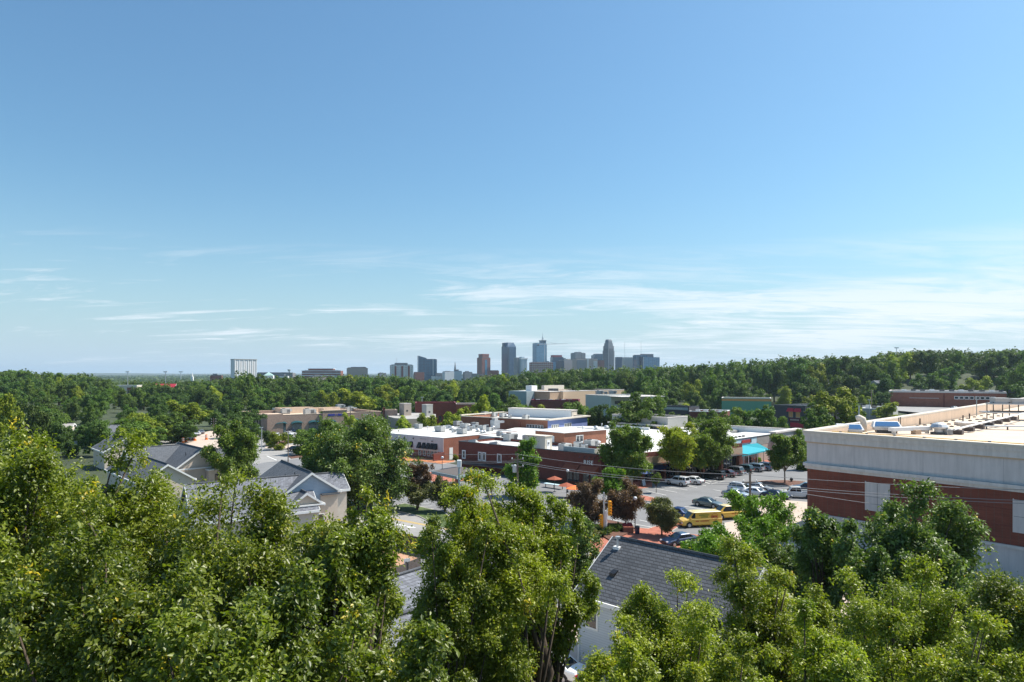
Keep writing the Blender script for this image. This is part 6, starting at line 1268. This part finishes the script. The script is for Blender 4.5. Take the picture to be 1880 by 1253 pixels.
# shrubs
def shrub(px, py, r, h, mat, lab, seed):
    p = P(px,py); t = thing('shrub', lab, 'shrub', (p.x,p.y,0)); me, c = crown_near('foliage', seed, mat, r, h, 'round', 16, 400, 12, .2, 1, .1); obj('foliage', me, t)
shrub(1128,978,1.5,1.2,LF_MID,'low green shrub in the corner bed left of the planter',61); shrub(1100,984,1.8,1.6,LF_MID,'green shrub at the foot of the signal pole',62); shrub(1080,990,1.8,1.5,LF_OLV,'olive shrub by the street corner left of the pole',63)
shrub(836,846,0.7,1.6,LF_YEL,'yellow flowering shrub at the end of the dark brick wall',64); shrub(1393,852,.8,1.6,LF_BRT,'bright potted shrub under the teal awning',65); shrub(452,838,2.2,2.4,LF_YEL,'yellow flowering bush beside the speckled roof',66)
# --- background wood: prototypes and copies
PT = []
for k,(mat,shape) in enumerate(((LF_DARK,'round'),(LF_MID,'round'),(LF_DARK,'vase'),(LF_MID,'vase'),(LF_YEL,'round'),(LF_DARK,'round'),(LF_MID,'cone'),(LF_YEL,'cone'))):
    me = crown_far('crown', 100+k, mat, shape, 40+k*3, 7600, .085); 
    PT.append((me, mat))
TRM = trunk_mesh('trunk', 1.0, .035, [], 0, BARK, 0)
TRL = []
KIND = {0:'dark green',1:'mid green',2:'dark spreading',3:'green spreading',4:'yellow green',5:'deep green',6:'pointed green',7:'pointed yellowish'}
def bg_tree(x, y, zt, r, k, lab, grp, crown_h=None):
    b0 = terr(x,y); h = zt-b0; ch_ = crown_h or min(h*.95, r*2.5); 
    t = thing('tree', lab, 'tree', (x,y,b0), 0, grp); t.rotation_euler = (0,0,rb.uniform(0,6.28))
    o = obj('crown', PT[k][0], t); o.location = (0,0,h-ch_); o.scale = (r,r,ch_/1.7); q = obj('trunk', TRM, t); q.scale = (r*1.6,r*1.6,max(1.0,h-ch_*.5))
    TRL.append(t)
rb = random.Random(77)
def interp(tab, x):
    for (a,b),(c,d) in zip(tab,tab[1:]):
        if a <= x <= c: return b+(d-b)*(x-a)/(c-a)
    return tab[0][1] if x < tab[0][0] else tab[-1][1]
SKYL = [(-60,682),(0,681),(35,677),(70,684),(110,684),(125,692),(150,686),(170,692),(200,699),(215,706),(250,704),(330,701),(400,698),(430,690),(440,683),(455,684),(470,690),(540,690),(600,691),(640,687),(680,689),(740,689),(760,695),(800,698),(850,698),(870,694),(900,687),(950,685),(1000,677),(1050,675),(1100,675),(1150,674),(1185,671),(1200,667),(1218,663),(1240,668),(1300,665),(1350,662),(1400,659),(1450,655),(1470,652),(1500,658),(1530,652),(1580,655),(1595,659),(1620,645),(1660,646),(1700,643),(1740,640),(1790,646),(1830,642),(1870,640),(1960,640)]
FRNT = [(-60,775),(150,780),(300,785),(420,770),(450,745),(560,742),(650,735),(740,740),(860,745),(960,738),(1000,722),(1160,725),(1220,740),(1330,735),(1430,745),(1520,735),(1630,735),(1750,722),(1850,725),(1960,725)]
def region(px):
    if px < 160: return 'at the far left'
    if px < 440: return 'behind the left houses'
    if px < 720: return 'behind the tan arched store'
    if px < 960: return 'behind the maroon block'
    if px < 1230: return 'around the beige hall'
    if px < 1480: return 'behind the green walled shop'
    return 'behind the far brick store'
# explicit mid-distance trees (px, top py, Y, radius, kind)
for px, top, Y, r, k in ((1172,722,205,9,1),(1150,738,215,7,3),(1130,745,222,6,1),(1100,742,225,5.5,0),(1075,738,232,6,1),(1050,740,238,6,3),(1030,748,235,5,1),(990,744,262,6,4),(960,738,280,7,1),
     (1355,748,205,6,6),(1385,744,200,6.5,1),(1340,756,196,5,1),(1410,752,196,5,6),(1436,765,188,3.6,6),(1494,756,215,3.6,1),(1500,740,230,6,1),(1535,712,235,9.5,4),(1565,735,240,5,1),(1628,738,300,7,4),(1300,752,235,6,1),(1275,762,215,5,1),(1235,758,220,5.5,1),(1250,742,330,8,4),
     (882,725,245,6,4),(905,742,262,6,1),(925,734,275,8,0),(850,746,235,5,4),(836,752,228,5,4),(862,756,232,4,4),(742,764,215,4,4),(783,758,222,4.2,4),(655,714,330,12,4),(560,712,420,14,0),(700,770,205,4.5,4),(690,768,212,4,1),(645,758,225,4,4),(612,772,215,4,1),(580,782,185,5,1),(512,792,190,3.5,4),(495,790,200,3.2,0),(560,790,178,4.5,3),
     (-4,716,150,4.2,4),(60,742,175,5,0),(270,760,205,8,4),(300,757,220,8,1),(330,772,210,6,0),(345,735,260,9,4),(250,770,190,7,1),(1466,788,176,3.2,6),(1860,742,330,7,4),(1840,748,300,5,1),(1880,712,420,10,4)):
    x = (px-CX)*Y/F; bg_tree(x, Y, HC-(top-CY)*Y/F, r, k, KIND[k]+' tree standing '+region(px).replace('behind','near').replace('around','near'), KIND[k]+' trees '+region(px).replace('behind','near').replace('around','near'))
EXC = [(-80,300,150),(300,415,245),(415,450,215),(450,730,312),(730,870,290),(870,960,285),(960,1180,372),(1180,1215,250),(1215,1335,335),(1335,1480,370),(1480,1640,360),(1640,1860,419),(1860,1990,250)]
Yr = 152.0; rows = []
while Yr < 512: rows.append(Yr); Yr += 17+Yr*.045
for Yc in rows:
    sp = 10.2+Yc*.006; xx = -(.80*Yc)-10
    while xx < .80*Yc+10:
        x = xx+rb.uniform(-3,3); y = Yc+rb.uniform(-6,6); xx += sp*rb.uniform(.8,1.2); px = CX+F*x/y
        mn = next((c for a,b,c in EXC if a <= px < b), 999)
        if y-7 < mn or px < -70 or px > 1950: continue
        tt = smooth((y-mn)/max(60,(480-mn)))
        yt = interp(FRNT,px)+(interp(SKYL,px)-interp(FRNT,px))*(tt**.6)+rb.uniform(-2,6)*(1 if tt < .8 else .6)+(1 if tt > .8 else 0); zt = HC-(yt-CY)*y/F; b0 = terr(x,y)
        zt = min(zt, b0+27+rb.uniform(-2,0)); zt = max(zt, b0+7)
        r = rb.uniform(6.0,9.5)*min(1.2,max(.6,(zt-b0)/16)); kk = rb.choices((0,1,2,3,4,5,6,7),(26,16,17,8,6,20,5,2))[0]
        bg_tree(x,y,zt,r,kk,KIND[kk]+' tree in the wood '+region(px), KIND[kk]+' trees '+region(px))
print('background trees', len(TRL))
# --- far wood seen as one mass
def far_wood():
    rng = np.random.default_rng(5); V_ = []; LV = []
    Yc = 522.0
    while Yc < 6500:
        near = Yc < 950; sp = 12 if near else Yc*.016; n = int(1.7*Yc/sp)+1; xs = (np.arange(n)-n/2)*sp+rng.uniform(-.4,.4,n)*sp; nq = 190 if Yc < 700 else (90 if near else 34)
        for x in xs:
            y = Yc+rng.uniform(-8,8); px = CX+F*x/y
            if px < -80 or px > 1960: continue
            if y > 520 and (abs(px-302) < 12 or abs(px-232) < 10) and y < 560: continue
            b0 = terr(x,y); h = rng.uniform(13,21)
            if near and Yc < 600: h = min(27, max(12, HC-(interp(SKYL,px)+rng.uniform(-2,7)-CY)*y/F-b0))
            elif px > 1180: h = rng.uniform(12,17)
            elif Yc < 950: h = min(h, 19)
            else: h = rng.uniform(9,16)
            r_ = rng.uniform(6,9) if near else sp*.62
            q = unitv(rng.normal(size=(nq,3))); q[:,2] = np.abs(q[:,2]); lump = 1+.22*np.sin(q[:,0]*6+x)*np.cos(q[:,1]*5+y)
            p = q*lump[:,None]*rng.uniform(.82,1.05,nq)[:,None]*np.array([r_,r_,h*.5])+np.array([x,y,b0+h*.45]); nr = unitv(q+rng.normal(size=q.shape)*.4); ax = unitv(np.cross(nr,rng.normal(size=q.shape)))
            s_ = np.full(nq, r_*(.26 if nq > 100 else .36 if nq > 60 else .62))*rng.uniform(.7,1.3,nq); V_.append(leaves(p,ax,nr,s_,s_*.85,.1)); LV.append(np.clip(rng.random()*.5+rng.random(nq)*.45,0,.9))
        Yc += 13 if near else Yc*.03
    me = np_mesh('far_wood', np.concatenate(V_), 4, [(0,1,2,3)], np.concatenate(LV), LF_DARK); o = obj('far_wood', me); tag(o, 'mass of distant treetops running to the horizon', 'wood', kind='stuff')
far_wood()
# --- haze
hm = bpy.data.materials.new('haze'); hm.use_nodes = True; ht = hm.node_tree; ht.nodes.clear(); ho = ht.nodes.new('ShaderNodeOutputMaterial'); hv = ht.nodes.new('ShaderNodeVolumePrincipled')
hv.inputs['Color'].default_value = (0.66,0.84,1.0,1); hv.inputs['Density'].default_value = 0.00007; hv.inputs['Anisotropy'].default_value = 0.2; ht.links.new(hv.outputs[0], ho.inputs['Volume'])
o = MB().box(-16000,-600,-60,16000,16000,175).build('haze', hm); tag(o, 'thin pale blue air over the whole view', 'haze', kind='stuff')

# --- labels shared by look-alikes get their place in the row
ORD = ['leftmost','second from left','third from left','fourth from left','fifth from left','sixth from left','seventh from left','eighth from left','ninth from left','tenth from left','eleventh from left','twelfth from left','thirteenth from left','fourteenth from left','fifteenth from left','sixteenth from left','seventeenth from left','eighteenth from left','nineteenth from left','twentieth from left']
byl = {}
for o in bpy.data.objects:
    if o.parent is None and o.get('label') and o.get('kind') is None: byl.setdefault(o['label'], []).append(o)
for lab_, os_ in byl.items():
    if 1 < len(os_) <= len(ORD) and 'wire' not in lab_:
        for i, o in enumerate(sorted(os_, key=lambda q: q.location.x/max(1, q.location.y))): o['label'] = lab_+', '+(ORD[i] if i < len(os_)-1 or i == 0 else 'rightmost')
